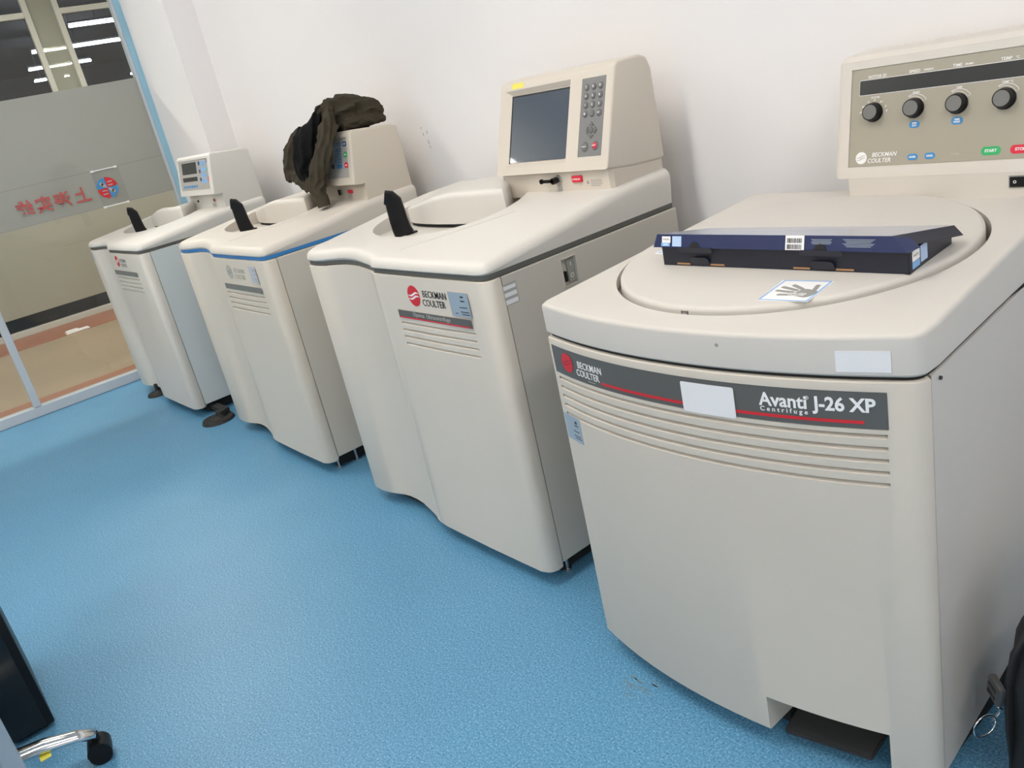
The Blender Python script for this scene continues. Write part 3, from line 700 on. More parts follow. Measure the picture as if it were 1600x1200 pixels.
# third machine (touch screen)
X3, Y3 = -2.425, 1.045
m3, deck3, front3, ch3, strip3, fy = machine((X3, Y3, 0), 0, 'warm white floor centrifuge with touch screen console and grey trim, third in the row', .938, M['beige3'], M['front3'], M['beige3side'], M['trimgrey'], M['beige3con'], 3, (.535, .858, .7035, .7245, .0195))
console_new(m3, .938, M['beige3con'], X3, Y3)
b = text_bm('Optima  Ultracentrifuge', .0150, .0003, sx=1.15); place(b, (.690, fy - .0012, .7165), *XZ, .0001); obj('strip_lettering', b, M['greyprint2'], strip3)
b = rect(.318, .0035, .0016); place(b, (.6965, fy, .7055), *XZ); obj('red_stripe', b, M['red'], strip3)
b = rect(.078, .060, .0006); place(b, (.827, fy, .760), *XZ); q = obj('inventory_sticker', b, M['stickerblue'], m3); q['label'] = 'pale blue inventory sticker'
dashes([(.010, .020, .012, .004), (.008, .010, .016, .003), (.0, -.006, .030, .0022), (.0, -.017, .034, .0022), (.004, -.023, .032, .0022), (-.022, -.022, .010, .002)], M['ink'], 'sticker_print', q, (.827, fy, .760), *XZ, .0008)
YZ = ((0, 1, 0), (0, 0, 1))
b = rect(.041, .050, .0006); place(b, (.936, .058, .772), *YZ); q = obj('asset_label', b, M['labelgrey'], m3)
dashes([(-.019, .0155, .036, .0085), (-.019, -.0005, .036, .0095), (-.019, -.0175, .036, .0105)], M['paper'], 'white_field', q, (.936, .058, .772), *YZ, .0008)
# rocker switch recess in the side
cut(ch3, [(lambda c: (box(c, .925, .96, .220, .266, .735, .800), c)[1])(bmesh.new())])
bm = join([rect(.050, .0025, .003, cy=.033), rect(.050, .0025, .003, cy=-.033), rect(.0025, .068, .003, cx=-.024), rect(.0025, .068, .003, cx=.024)]); place(bm, (.936, .243, .7675), *YZ); sw = obj('switch_frame', bm, M['beige3side'], m3)
bm = bmesh.new(); box(bm, .9252, .930, .243, .2655, .738, .797); obj('switch_plate', bm, M['greyprint'], m3)
bm = rbox(.9255, .938, .223, .234, .744, .770, .003, 2); obj('mains_switch', bm, M['black'], m3)
b = join([disc(.0055, .0004, 0, -.014, 20)]); place(b, (.930, .255, .7675), *YZ); obj('switch_mark', b, M['white'], m3)
b = join([disc(.0042, .0005, 0, -.014, 20)]); place(b, (.930, .255, .7675), *YZ); obj('switch_mark_centre', b, M['greyprint'], m3)
b = rect(.0015, .009, .0004, cy=.014); place(b, (.930, .255, .7675), *YZ); obj('switch_mark', b, M['white'], m3)
# second machine
X2, Y2 = -3.660, 1.050
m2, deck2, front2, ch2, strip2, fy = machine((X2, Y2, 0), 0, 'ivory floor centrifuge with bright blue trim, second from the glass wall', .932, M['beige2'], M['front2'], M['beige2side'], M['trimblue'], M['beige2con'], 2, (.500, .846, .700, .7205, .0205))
console_old(m2, .932, M['beige2con'], -2.740 - X2, 1.452 - Y2, 2)
b = rect(.058, .060, .0006); place(b, (.816, fy, .766), *XZ); q = obj('inventory_sticker', b, M['stickerblue2'], m2); q['label'] = 'faded blue inventory sticker'
dashes([(.006, .018, .010, .008), (.004, .002, .018, .0022), (-.002, -.013, .026, .0022), (.004, -.020, .020, .0022)], M['greyprint'], 'sticker_print', q, (.816, fy, .766), *XZ, .0008)
# first machine
X1, Y1 = -4.930, .975
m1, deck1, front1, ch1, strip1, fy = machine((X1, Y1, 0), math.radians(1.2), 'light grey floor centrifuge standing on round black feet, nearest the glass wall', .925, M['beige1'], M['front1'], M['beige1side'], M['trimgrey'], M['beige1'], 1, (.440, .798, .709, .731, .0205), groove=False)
console_old(m1, .925, M['beige1'], -4.020 - X1, 1.403 - Y1 - .018, 1)
b = rect(.030, .050, .0006); place(b, (.055, .002, .785), *XZ, .0012); q = obj('inventory_sticker', b, M['stickerblue2'], m1)

# ------------------------------------------------------------------ near centrifuge with round lid
AX, AY = -.90, 1.35
av = empty('floor_centrifuge', (AX, AY, 0), 'large beige floor centrifuge with round lid and four black knobs, nearest the camera', 'centrifuge')
def fA(x):
    """front curve (world y) of the bulged cabinet at world x"""
    t = (x + .867) / .36
    return .9315 + .054 * t * t + .018 * t + .004 * t ** 4
def A(bm):
    for v in bm.verts: v.co.x -= AX; v.co.y -= AY
    return bm
def planA(inset=0.0):
    p = [(-1.236, 1.66), (-1.2275, 1.00), (-1.2265, .984), (-1.220, fA(-1.215) + .001)]
    n = 26
    for k in range(n + 1):
        x = -1.212 + (.672) * k / n; p.append((x, fA(x)))
    for (x, y) in ((-.529, fA(-.54) + .0035), (-.518, fA(-.54) + .009), (-.5105, fA(-.54) + .017), (-.5070, fA(-.54) + .026)): p.append((x, y))
    p += [(-.5065, 1.05), (-.560, 1.66), (-.572, 1.69), (-1.224, 1.69)]
    return p
dA = lambda y: (y - .98) * .045
PA = planA()
bm = slab(PA, .7535, .815, .0075, 4, topcut=[1.0 + .1 * k for k in range(7)], shear=dA, rb=.004)
lidc = obj('top_cover', A(bm), M['av'], av, angle=28)
LC = (-.899, 1.312)
cb = bmesh.new(); prism(cb, [(LC[0] + .323 * math.cos(2 * math.pi * k / 96), LC[1] + .323 * math.sin(2 * math.pi * k / 96)) for k in range(96)], .795, .95); A(cb)
cut(lidc, [cb])
bm = slab([(LC[0] + .3145 * math.cos(2 * math.pi * k / 96), LC[1] + .3145 * math.sin(2 * math.pi * k / 96)) for k in range(96)], .7955, .826, .009, 4)
for v in bm.verts:
    if v.co.z > .80: v.co.z += dA(v.co.y) - .001
rl = obj('round_lid', A(bm), M['av'], av, angle=40)
bm = bmesh.new()
for (a, b_, c_, d_) in ((-.898, -.886, .985, .997),):
    box(bm, -.8975, -.8955, .9965, 1.001, .8075, .818); box(bm, -.886, -.884, .9965, 1.001, .8075, .818); box(bm, -.8975, -.884, .9965, 1.001, .816, .818)
obj('lid_latch', A(bm), M['steel'], av)
# lower front panel
fp = [p for p in PA if p[1] < 1.052 and p[0] > -1.23]
fp = fp[:-1] + [(-.5070, 1.0262), (-.53, 1.05), (-1.20, 1.05), (-1.2265, 1.0262)]
q = []
for p_ in fp:
    if not q or (abs(p_[0] - q[-1][0]) + abs(p_[1] - q[-1][1])) > 1e-4: q.append(p_)
pts = [p_ for p_ in q if not (p_ == (-1.2275, 1.00))]
bm = bmesh.new(); prism(bm, pts, .045, .7475)
es = [e for e in bm.edges if abs(e.verts[0].co.z - e.verts[1].co.z) < 1e-5]
bmesh.ops.recalc_face_normals(bm, faces=bm.faces)
bmesh.ops.bevel(bm, geom=es, offset=.004, segments=3, profile=.5, affect='EDGES')
fpan = obj('front_panel', A(bm), M['avfront'], av, angle=28)
def ribbon(x0, x1, z0, z1, d0, d1, n=24, z0b=None):
    """curved strip following the bulged front from depth d0 to d1 (positive = into the cabinet)"""
    bm = bmesh.new(); R4 = []
    for k in range(n + 1):
        x = x0 + (x1 - x0) * k / n; y = fA(x)
        R4.append([bm.verts.new((x, y + d0, z0)), bm.verts.new((x, y + d1, z0 if z0b is None else z0b)), bm.verts.new((x, y + d1, z1)), bm.verts.new((x, y + d0, z1))])
    for a, b in zip(R4, R4[1:]):
        for i in range(4): bm.faces.new((a[i], a[(i + 1) % 4], b[(i + 1) % 4], b[i]))
    bm.faces.new(R4[0][::-1]); bm.faces.new(R4[-1]); return bm
cuts = []
for k in range(5):
    z1 = .668 - .0192 * k; cuts.append(A(ribbon(-1.204, -.552, z1 - .0165, z1, -.02, .012, z0b=z1 - .002)))
cuts.append(A(ribbon(-1.2135, -.5500, .6745, .7325, -.02, .0015)))
nb = bmesh.new(); box(nb, -.777, -.574, .90, 1.2, .0, .121); A(nb); cuts.append(nb)
cut(fpan, cuts)
bm = bmesh.new(); prism(bm, [(-.5080, 1.0290), (-.562, 1.655), (-.574, 1.685), (-1.222, 1.685), (-1.234, 1.655), (-1.2260, 1.0290), (-1.20, 1.0535), (-.532, 1.0535)], .045, .7475)
side = obj('cabinet_body', A(bm), M['av'], av, angle=28)
nb = bmesh.new(); box(nb, -.777, -.574, 1.0, 1.25, .0, .121); A(nb); cut(side, [nb])
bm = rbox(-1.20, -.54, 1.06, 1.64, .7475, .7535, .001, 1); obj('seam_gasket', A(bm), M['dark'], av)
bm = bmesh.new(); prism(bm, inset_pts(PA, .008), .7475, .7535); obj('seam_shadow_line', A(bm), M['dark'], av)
# black blocks under the cabinet, standing in for the shadow there
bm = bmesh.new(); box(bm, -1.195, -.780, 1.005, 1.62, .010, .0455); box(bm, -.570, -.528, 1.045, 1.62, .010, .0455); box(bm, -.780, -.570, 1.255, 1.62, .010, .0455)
obj('under_shade_block', A(bm), M['dark'], av)
# pedal in the notch, feet
bm = bmesh.new(); prism(bm, [(-.764, .962), (-.612, .990), (-.612, 1.11), (-.772, 1.11)], .028, .040)
for v in bm.verts: v.co.z += (v.co.y - .97) * .25
bmesh.ops.bevel(bm, geom=list(bm.edges), offset=.003, segments=2, affect='EDGES')
ped = obj('foot_pedal', A(bm), M['rubber'], av, angle=35); ped['label'] = 'black rubber foot pedal'
bm = bmesh.new(); box(bm, -.70, -.67, 1.05, 1.20, .006, .04); box(bm, -.775, -.58, 1.248, 1.252, .03, .12); obj('pedal_arm_notch_shade', A(bm), M['dark'], ped)  # second box is a dark sheet closing the notch, standing for its shade
for (x, y) in ((-1.15, 1.14), (-.56, 1.14), (-1.15, 1.58), (-.62, 1.58)):
    bm = bmesh.new(); cyl(bm, (x, y, 0), .024, .012, 'z', 20); cyl(bm, (x, y, .012), .009, .035, 'z', 12); obj('levelling_foot', A(bm), M['rubber'], av, angle=35)
# badge
bstrip = obj('badge_strip', A(ribbon(-1.2125, -.5510, .6755, .7315, .0003, .0030)), M['bargrey'], av)
def onfront(bm, x, z, lift=.0004, base=.0003):
    """bend flat artwork onto the bulged front"""
    for v in bm.verts:
        X_ = x + v.co.x; v.co = Vector((X_, fA(X_) + base - lift - v.co.z, z + v.co.y))
    bmesh.ops.recalc_face_normals(bm, faces=bm.faces)
    return A(bm)
def finecut(bm, n, w_):
    for k in range(1, n): bmesh.ops.bisect_plane(bm, geom=bm.verts[:] + bm.edges[:] + bm.faces[:], plane_co=(-w_ / 2 + w_ * k / n, 0, 0), plane_no=(1, 0, 0))
    return bm
e = obj('round_emblem', onfront(disc(.0195), -1.160, .7055), M['red'], bstrip)
obj('emblem_wave', onfront(join([wave(.0195, .003, .003, .0010, .0008), wave(.0195, -.003, .003, .0010, .0008)]), -1.160, .7055), mat('dark_red', (.22, .02, .03), .5), bstrip)
obj('brand_lettering', onfront(text_bm('BECKMAN', .0190, .0003, 'LEFT', .00005, .84), -1.124, .7090), M['white'], bstrip)
obj('brand_lettering', onfront(text_bm('COULTER', .0190, .0003, 'LEFT', .00005, .84), -1.131, .6925), M['white'], bstrip)
obj('brand_small_print', onfront(rect(.022, .0012, .0003), -1.085, .6815), M['greyprint2'], bstrip)
obj('red_line', onfront(finecut(rect(.475, .0048, .0004), 16, .475), -.8175, .6855), M['red'], bstrip)
obj('model_lettering', onfront(text_bm('Avanti', .0300, .0003, 'LEFT', .0006, .92), -.7255, .7105), M['white'], bstrip)
obj('model_lettering', onfront(text_bm('J-26 XP', .0290, .0003, 'LEFT', .0008, .90), -.6450, .7105), M['white'], bstrip)
obj('model_small_lettering', onfront(text_bm('C e n t r i f u g e', .0105, .0003, 'LEFT', .0001, 1.0), -.7255, .6955), M['white'], bstrip)
obj('registered_mark', onfront(text_bm('®', .008, .0002, 'CENTER'), -.6545, .7185), M['white'], bstrip)
obj('blank_white_sticker', onfront(finecut(rect(.096, .0525, .0005, .003), 6, .096), -.8140, .6985, .001), M['paper'], av)
ws = rect(.068, .031, .0005, .001)
for v in ws.verts: v.co = Vector((-.577 + v.co.x, fA(-.577 + v.co.x) - .0006 + v.co.z * 0 - v.co.z, .7775 + v.co.y))
obj('blank_white_sticker', A(ws), M['paper'], av)
o = obj('inventory_sticker', onfront(finecut(rect(.060, .056, .0006), 4, .060), -1.187, .558), M['stickerblue'], av); o['label'] = 'pale blue inventory sticker'
obj('sticker_print', onfront(join([rect(w_, h_, .0002, cx=x + w_ / 2, cy=y) for x, y, w_, h_ in [(.010, .016, .008, .006), (.007, .009, .014, .0022), (.0, -.004, .022, .0018), (.0, -.014, .024, .0018), (.002, -.019, .024, .0018)]]), -1.187, .558, .0012), M['ink'], o)
# chips and a screw hole
bm = bmesh.new(); cyl(bm, (-.785, fA(-.785) - .0008, .793), .0030, .001, 'y', 8); obj('chip_mark', A(bm), M['greyprint'], av)
bm = bmesh.new(); cyl(bm, (-.5095, 1.056, .735), .003, .0025, 'x', 8); obj('chip_mark', A(bm), M['ink'], av)
# hand label on the lid
def lz(y): return .826 + dA(y) - .001
LB = empty
lab = [(-.783, 1.047), (-.702, 1.055), (-.708, 1.142), (-.795, 1.134)]
bm = bmesh.new(); q = [(x, y) for x, y in lab]; prism(bm, q, 0, .0005)
for v in bm.verts: v.co.z += lz(v.co.y)
hl = obj('push_here_label', A(bm), M['white'], rl)
cxl = sum(p[0] for p in lab) / 4; cyl_ = sum(p[1] for p in lab) / 4
def onlid(bm, x, y, a=0, lift=.0006):
    ca, sa = math.cos(a), math.sin(a)
    for v in bm.verts:
        X_ = x + v.co.x * ca - v.co.y * sa; Y_ = y + v.co.x * sa + v.co.y * ca; v.co = Vector((X_, Y_, lz(Y_) + lift + v.co.z))
    return A(bm)
ring = join([rect(.078, .0025, .0003, cy=.0415), rect(.078, .0025, .0003, cy=-.0415), rect(.0025, .0855, .0003, cx=-.039), rect(.0025, .0855, .0003, cx=.039)])
obj('label_border', onlid(ring, cxl, cyl_, .09), M['lightblue'], rl)
hand = bmesh.new(); prism(hand, rr_pts(.026, .028, .008, 0, -.016), 0, .0004)
hb = [hand]
for (x, y, L_, a) in ((-.0105, -.006, .024, 22), (-.0040, .0, .030, 8), (.0035, .0, .032, -4), (.0100, -.003, .027, -16), (.0120, -.020, .022, -62)):
    f = bmesh.new(); prism(f, rr_pts(.0062, L_, .0028, 0, L_ / 2, 3), 0, .0004); bmesh.ops.rotate(f, verts=f.verts, matrix=Matrix.Rotation(math.radians(a), 3, 'Z'))
    for v in f.verts: v.co.x += x; v.co.y += y
    hb.append(f)
for b_ in hb: bmesh.ops.rotate(b_, verts=b_.verts, matrix=Matrix.Rotation(math.radians(72), 3, 'Z')); bmesh.ops.scale(b_, verts=b_.verts, vec=(1.15, 1.15, 1))
obj('label_hand', onlid(join(hb), cxl + .004, cyl_ - .004, .09, .0006), M['greyprint'], rl)
obj('label_lettering', onlid(text_bm('PUSH HERE\nTO CLOSE', .0058, .0002, bold=.0001), cxl + .012, cyl_ - .016, .09, .0011), M['white'], rl)
lab2 = rect(.085, .06, .0005, .003); obj('rear_label', onlid(lab2, -1.115, 1.262, .05, .0001), M['white'], rl)
obj('rear_label_border', onlid(join([rect(.075, .0025, .0003, cy=.024), rect(.075, .0025, .0003, cy=-.024), rect(.0025, .05, .0003, cx=-.0365), rect(.0025, .05, .0003, cx=.0365)]), -1.115, 1.262, .05), M['lightblue'], rl)
# console with knobs
P = Pane(1.61, .88, .21); yb = 1.775
pts = [(P.y(.888), .888), (P.y(1.11), 1.11), (P.y(1.117) + .012, 1.1185), (yb - .03, 1.122), (yb, 1.095), (yb, .89), (yb - .02, .884), (1.65, .882)]
bm = prof_prism(pts, -.984, -.520); bmesh.ops.recalc_face_normals(bm, faces=bm.faces)
bmesh.ops.bevel(bm, geom=[e for e in bm.edges if abs(e.verts[0].co.x - e.verts[1].co.x) < 1e-6], offset=.014, segments=4, profile=.5, affect='EDGES')
con = obj('console', A(bm), M['avcon'], av, angle=40); con['label'] = 'control console with knobs and dark display'
tb = tiltbox(-.953, -.545, .910, 1.0945, P.y, -.02, .003); A(tb); cut(con, [tb])
def pa(bm, x, z, lift=-.0015): P.art(bm, x, z, lift); return A(bm)
PZ = 1.0225
pn = obj('control_panel', pa(rect(.407, .1875, .0012), -.749, 1.00225, -.0029), M['avpanel'], con); pn['label'] = 'olive grey control panel overlay'
obj('display_outline', pa(rect(.386, .0295, .0006, .003), -.743, 1.0590, -.0018), M['white'], con)
obj('display_window', pa(rect(.3845, .0275, .0008, .0025), -.743, 1.0590, -.0017), M['display'], con)
L0 = -.0016
for s_, x, z, sz in (('ROTOR ID', -.900, 1.0775, .0078), ('SPEED', -.8265, 1.0775, .0078), ('RPM/RCF', -.800, 1.0775, .0045), ('TIME', -.7480, 1.0775, .0078), ('HR:MIN', -.7275, 1.0775, .0045), ('TEMP', -.6650, 1.0775, .0078), ('°C', -.6470, 1.0775, .0058),
        ('ROTOR', -.902, 1.0390, .0050), ('SPEED', -.821, 1.0395, .0050), ('TIME', -.742, 1.0395, .0050), ('TEMP °C', -.660, 1.0395, .0050), ('CLEAN', -.742, .9245, .0050)):
    obj('panel_lettering', pa(text_bm(s_, sz, .0002, bold=.0001), x, z, L0), M['white'] if s_ != 'CLEAN' else M['greyprint2'], con)
for k, (t_, a) in enumerate((('JCF', 175), ('JSM', 148), ('10', 118), ('JA', 88), ('JLA', 55), ('JS', 25), ('JE', 2))):
    obj('panel_lettering', pa(text_bm(t_, .0042, .0002, bold=.0001), -.904 + .0262 * math.cos(math.radians(a)), 1.012 + .0225 * math.sin(math.radians(a)), L0), M['white'], con)
for x in (-.823, -.743, -.662):
    bs = []
    n = 10; o_ = []; i_ = []
    for k in range(n + 1):
        a = math.radians(118 - 86 * k / n); o_.append((.0262 * math.cos(a), .0262 * math.sin(a))); i_.append(((.0235 - .004 * k / n) * math.cos(a), (.0235 - .004 * k / n) * math.sin(a)))
    for A_, B_ in ((o_, [(p_[0] * .965, p_[1] * .965) for p_ in o_]), (i_, [(p_[0] * .965, p_[1] * .965) for p_ in i_])):
        b = bmesh.new(); prism(b, A_ + B_[::-1], 0, .0003); bs.append(b)
    for q_ in (0, n):
        b = bmesh.new(); p1, p2 = o_[q_], i_[q_]; d_ = .0004; prism(b, [(p1[0] - d_, p1[1]), (p1[0] + d_, p1[1]), (p2[0] + d_, p2[1]), (p2[0] - d_, p2[1])], 0, .0003); bs.append(b)
    obj('dial_arc', pa(join(bs), x, 1.012, L0), M['white'], con)
for x in (-.904, -.823, -.743, -.662):
    bm = bmesh.new(); cyl(bm, (0, 0, 0), .0178, .016, 'z', 32, .0160); cyl(bm, (0, 0, 0), .0185, .004, 'z', 32)
    k_ = obj('knob', pa(bm, x, 1.0120, -.0018), M['black'], con, angle=35)
    bm = bmesh.new(); cyl(bm, (0, 0, .0162), .0138, .0008, 'z', 28); obj('knob_cap', pa(bm, x, 1.0120, -.0018), M['knobcap'], con)
for (x, z, w_, h_, m_, t_, s_) in ((-.821, .9825, .0200, .0130, 'bluebtn', 'RPM\nRCF', .0044), (-.742, .9825, .0205, .0135, 'bluebtn', 'TIME/\nHOLD', .0042), (-.821, .9235, .0195, .0118, 'bluebtn', 'ACCEL', .0042), (-.788, .9238, .0195, .0118, 'bluebtn', 'DECEL', .0042),
        (-.679, .9262, .0330, .0150, 'greenbtn', 'START', .0070), (-.630, .9262, .0330, .0150, 'redbtn', 'STOP', .0070)):
    k_ = obj('push_button', pa(rect(w_, h_, .0010, h_ * .46), x, z, -.0018), M[m_], con)
    obj('button_lettering', pa(text_bm(t_, s_, .0002, bold=.0002), x, z, -.0006), M['white'], con)
e_ = disc(.0118); obj('round_emblem', pa(e_, -.926, .9270, L0), M['white'], con)
obj('emblem_wave', pa(join([wave(.0118, .0022, .0022, .0009, .0008), wave(.0118, -.0022, .0022, .0009, .0008)]), -.926, .9270, L0), M['greyprint2'], con)
for s_, x, z in (('BECKMAN', -.9035, .9315), ('COULTER', -.9125, .9205)):
    b = text_bm(s_, .0118, .0002, 'LEFT', .0001, .92)
    for v in b.verts: v.co.x += v.co.y * .2
    obj('brand_lettering', pa(b, x, z, L0), M['white'], con)
bm = bmesh.new(); prism(bm, [(-.951, 1.612), (-.560, 1.612), (-.560, 1.685), (-.951, 1.685)], .835, .8885); nk = obj('console_neck', A(bm), M['avcon'], av)
bm = rbox(-.643, -.575, 1.608, 1.614, .862, .880, .001, 1); sw_ = obj('mains_switch', A(bm), M['black'], nk)
b = text_bm('O', .007, .0002, bold=.0002); place(b, (-.634, 1.6078, .871), *XZ); obj('switch_mark', A(b), M['white'], nk)
bm = bmesh.new(); box(bm, -.645, -.573, 1.6105, 1.6115, .860, .882); obj('switch_surround', A(bm), M['greyprint'], nk)

# ------------------------------------------------------------------ blue carton on the lid
BX = empty('lamp_carton', (-.868, 1.250, lz(1.250)), 'half open navy blue flat carton lying on the round lid', 'box')
def Bo(bm):
    for v in bm.verts:
        v.co.z += dA(v.co.y) - dA(0)
    return bm
w0, w1, d0, d1, hh = -.216, .254, -.070, .072, .036
ang = math.radians(1.5); BX.rotation_euler = (0, 0, ang)
def panelbm(pts, t=.0012):
    """thin card panel from 4 world-ish corners"""
    P0 = [Vector(p) for p in pts]; n = (P0[1] - P0[0]).cross(P0[2] - P0[0]).normalized(); b = bmesh.new()
    a = [b.verts.new(p) for p in P0]; c = [b.verts.new(p - n * t) for p in P0]; k = len(P0)
    b.faces.new(a); b.faces.new(c[::-1])
    for i in range(k): b.faces.new((a[i], c[i], c[(i + 1) % k], a[(i + 1) % k]))
    return b
obj('tray_bottom', Bo(panelbm([(w0, d0, .0012), (w1, d0, .0012), (w1, d1, .0012), (w0, d1, .0012)])), M['navyin'], BX)
ff = Bo(panelbm([(w0, d0, .001), (w1, d0, .001), (w1, d0, hh), (w0, d0, hh)], .0012)); front_b = obj('tray_front', ff, M['navyin'], BX)
obj('tray_back', Bo(panelbm([(w1, d1, .001), (w0, d1, .001), (w0, d1, .022), (w1, d1, .022)])), M['navyin'], BX)
tr_ = obj('tray_end', Bo(panelbm([(w1, d0, .001), (w1, d1, .001), (w1, d1, .022), (w1, d0, hh)])), M['navyin'], BX)
obj('tray_end', Bo(panelbm([(w0, d1, .001), (w0, d0, .001), (w0, d0, hh), (w0, d1, .022)])), M['navyin'], BX)
# locking slots with raw card and tabs
for cx_ in (-.128, .116):
    for sx_, wx in ((-.040, .030), (.030, .030)):
        obj('torn_slot', Bo(place(rect(wx, .0030, .0006), (cx_ + sx_ * 1.0 + (.0 if sx_ < 0 else .006), d0 - .0008, .0042), *XZ)), M['card'], BX)
    b = place(rect(.040, .016, .0010, .006), (cx_, d0 - .004, .0115), (1, 0, 0), (0, -.35, 1)); obj('lock_tab', Bo(b), M['navyin'], BX)
b = place(rect(.030, .012, .0006, .004), (.116, d0 - .0010, .010), *XZ); obj('torn_slot', Bo(b), M['card'], BX)
# lid leaf: top and hanging front lip
lf, lb_, zt, zb_ = d0 - .006, d1, .062, .036
top = obj('carton_lid', Bo(panelbm([(w0 - .002, lf, zt), (w1 - .022, lf, zt - .001), (w1 + .004, lb_, .030), (w0 + .006, lb_, .026)])), M['sheen'], BX); top['label'] = 'glossy silvery blue lid leaf'
lip = obj('lid_lip', Bo(panelbm([(w0 - .010, lf - .006, .0385), (w1 + .004, lf - .006, .0375), (w1 - .022, lf, zt - .001), (w0 - .002, lf, zt)])), M['navybox'], BX)
lu = Vector((1, -.0, -.001)).normalized(); lv_ = Vector((0, .006, .0235)).normalized(); lo = Vector((0, lf - .003, .050))
def onlip(bm, x, z, lift=.0006): place(bm, lo + lu * x + lv_ * z, lu, lv_, lift); return Bo(bm)
obj('white_brand_patch', onlip(rect(.020, .0115, .0003), -.195, .0025), M['white'], lip)
obj('blue_brand_patch', onlip(rect(.020, .0065, .0003), -.1965, -.0065), M['lightblue'], lip)
obj('brand_lettering', onlip(text_bm('PHILIPS', .0046, .0002, bold=.0001), -.195, .0028, .001), M['greyprint'], lip)
obj('brand_lettering', onlip(text_bm('AURA', .0042, .0002, bold=.0001), -.196, -.0066, .001), M['white'], lip)
obj('spec_patch', onlip(rect(.021, .0185, .0003), -.170, -.0005), M['palebl'], lip)
obj('barcode_label', onlip(rect(.034, .0235, .0004), .073, .0), M['white'], lip)
random.seed(7); bs = []
for row in (.0035, -.0065):
    x_ = -.0135
    while x_ < .0135:
        w_ = random.choice((.0005, .0008, .0012)); bs.append(rect(w_, .0075, .0002, cx=x_, cy=row)); x_ += w_ + random.choice((.0006, .001))
obj('barcode', onlip(join(bs), .073, .0, .0011), M['ink'], lip)
obj('small_print', onlip(join([rect(.036 - .004 * (k % 2), .0008, .0002, cx=.0, cy=.0035 - .0022 * k) for k in range(4)]), .120, .002), M['stickerblue'], lip)
obj('small_print', onlip(join([rect(.052 - .006 * (k % 3), .0008, .0002, cx=.0, cy=.006 - .0022 * k) for k in range(6)]), .182, .000), M['stickerblue'], lip)
for cx_ in (-.130, .118):
    b = place(rect(.075, .010, .0010, .004), (cx_, lf - .006, .0345), (1, 0, 0), (0, -.25, 1)); fl = obj('tuck_flap', Bo(b), M['navyin'], BX)
    b = sector(0, 180, .0105, .0004); obj('thumb_notch', onlip(b, cx_, -.0115), M['dark'], lip)
# raised end flap on the right
obj('end_flap', Bo(panelbm([(w1 - .0215, lf + .001, zt - .0012), (w1 + .004, lf + .026, .041), (w1 + .022, lb_ - .010, .018), (w1 + .0045, lb_, .0300)])), M['navyin'], BX)
obj('side_flap', Bo(panelbm([(w1 - .0215, lf, zt - .0015), (w1 + .004, lf - .006, .0375), (w1 + .012, lf + .018, .039), (w1 - .004, lf + .020, .052)])), M['navybox'], BX)
def onend(bm, y, z): place(bm, (w1 + .0006, y, z), (0, 1, 0), (0, 0, 1)); return Bo(bm)
obj('white_brand_patch', onend(rect(.024, .016, .0003), d0 + .020, .024), M['white'], tr_)
obj('blue_brand_patch', onend(rect(.024, .010, .0003), d0 + .020, .010), M['lightblue'], tr_)
obj('spec_patch', onend(rect(.022, .026, .0003), d0 + .046, .020), M['palebl'], tr_)
obj('brand_lettering', onend(text_bm('PHILIPS', .0052, .0004, bold=.0001), d0 + .020, .024), M['greyprint'], tr_)

# ------------------------------------------------------------------ jacket over the second console
JK = empty('jacket', (-2.95, 1.50, 1.16), 'dark olive fleece jacket bundled over the console of the blue trimmed centrifuge', 'jacket')
def folded(path, radii, seg=40, n=26, folds=7, amp=.16, seed=0, squash=.75, up=(0, 1, 0)):
    """cloth sleeve: longitudinal folds that wander along a smooth path"""
    pts = [Vector(p) for p in path]; out = []; rad = []
    m_ = len(pts) - 1
    for i in range(n + 1):
        t = i / n * m_; k = min(int(t), m_ - 1); f = t - k
        p0, p1, p2, p3 = pts[max(k - 1, 0)], pts[k], pts[k + 1], pts[min(k + 2, m_)]
        q_ = .5 * ((2 * p1) + (p2 - p0) * f + (2 * p0 - 5 * p1 + 4 * p2 - p3) * f * f + (3 * p1 - p0 - 3 * p2 + p3) * f ** 3)
        out.append(q_); rad.append(radii[k] * (1 - f) + radii[k + 1] * f)
    bm = bmesh.new(); rings = []
    for i, p_ in enumerate(out):
        t = (out[min(i + 1, n)] - out[max(i - 1, 0)]).normalized(); a = Vector(up) - t * Vector(up).dot(t); a.normalize(); b = t.cross(a)
        ring = []
        for k in range(seg):
            th = 2 * math.pi * k / seg; w_ = noise.noise(Vector((i * .16, seed * 3.1, 1.7))) * 2.2
            f = math.sin(folds * (th + w_ * .5) + seed); f = 1 - abs(f) ** .7 * 1.6
            rr = rad[i] * (1 + amp * f + .22 * noise.noise(Vector((math.cos(th) * 1.6 + seed, math.sin(th) * 1.6, i * .30))))
            ring.append(bm.verts.new(p_ + (a * math.cos(th) * squash + b * math.sin(th)) * rr - Vector(JK.location)))
        rings.append(ring)
    for r0, r1 in zip(rings, rings[1:]):
        for k in range(seg): bm.faces.new((r0[k], r0[(k + 1) % seg], r1[(k + 1) % seg], r1[k]))
    bm.faces.new(rings[0][::-1]); bm.faces.new(rings[-1]); return bm
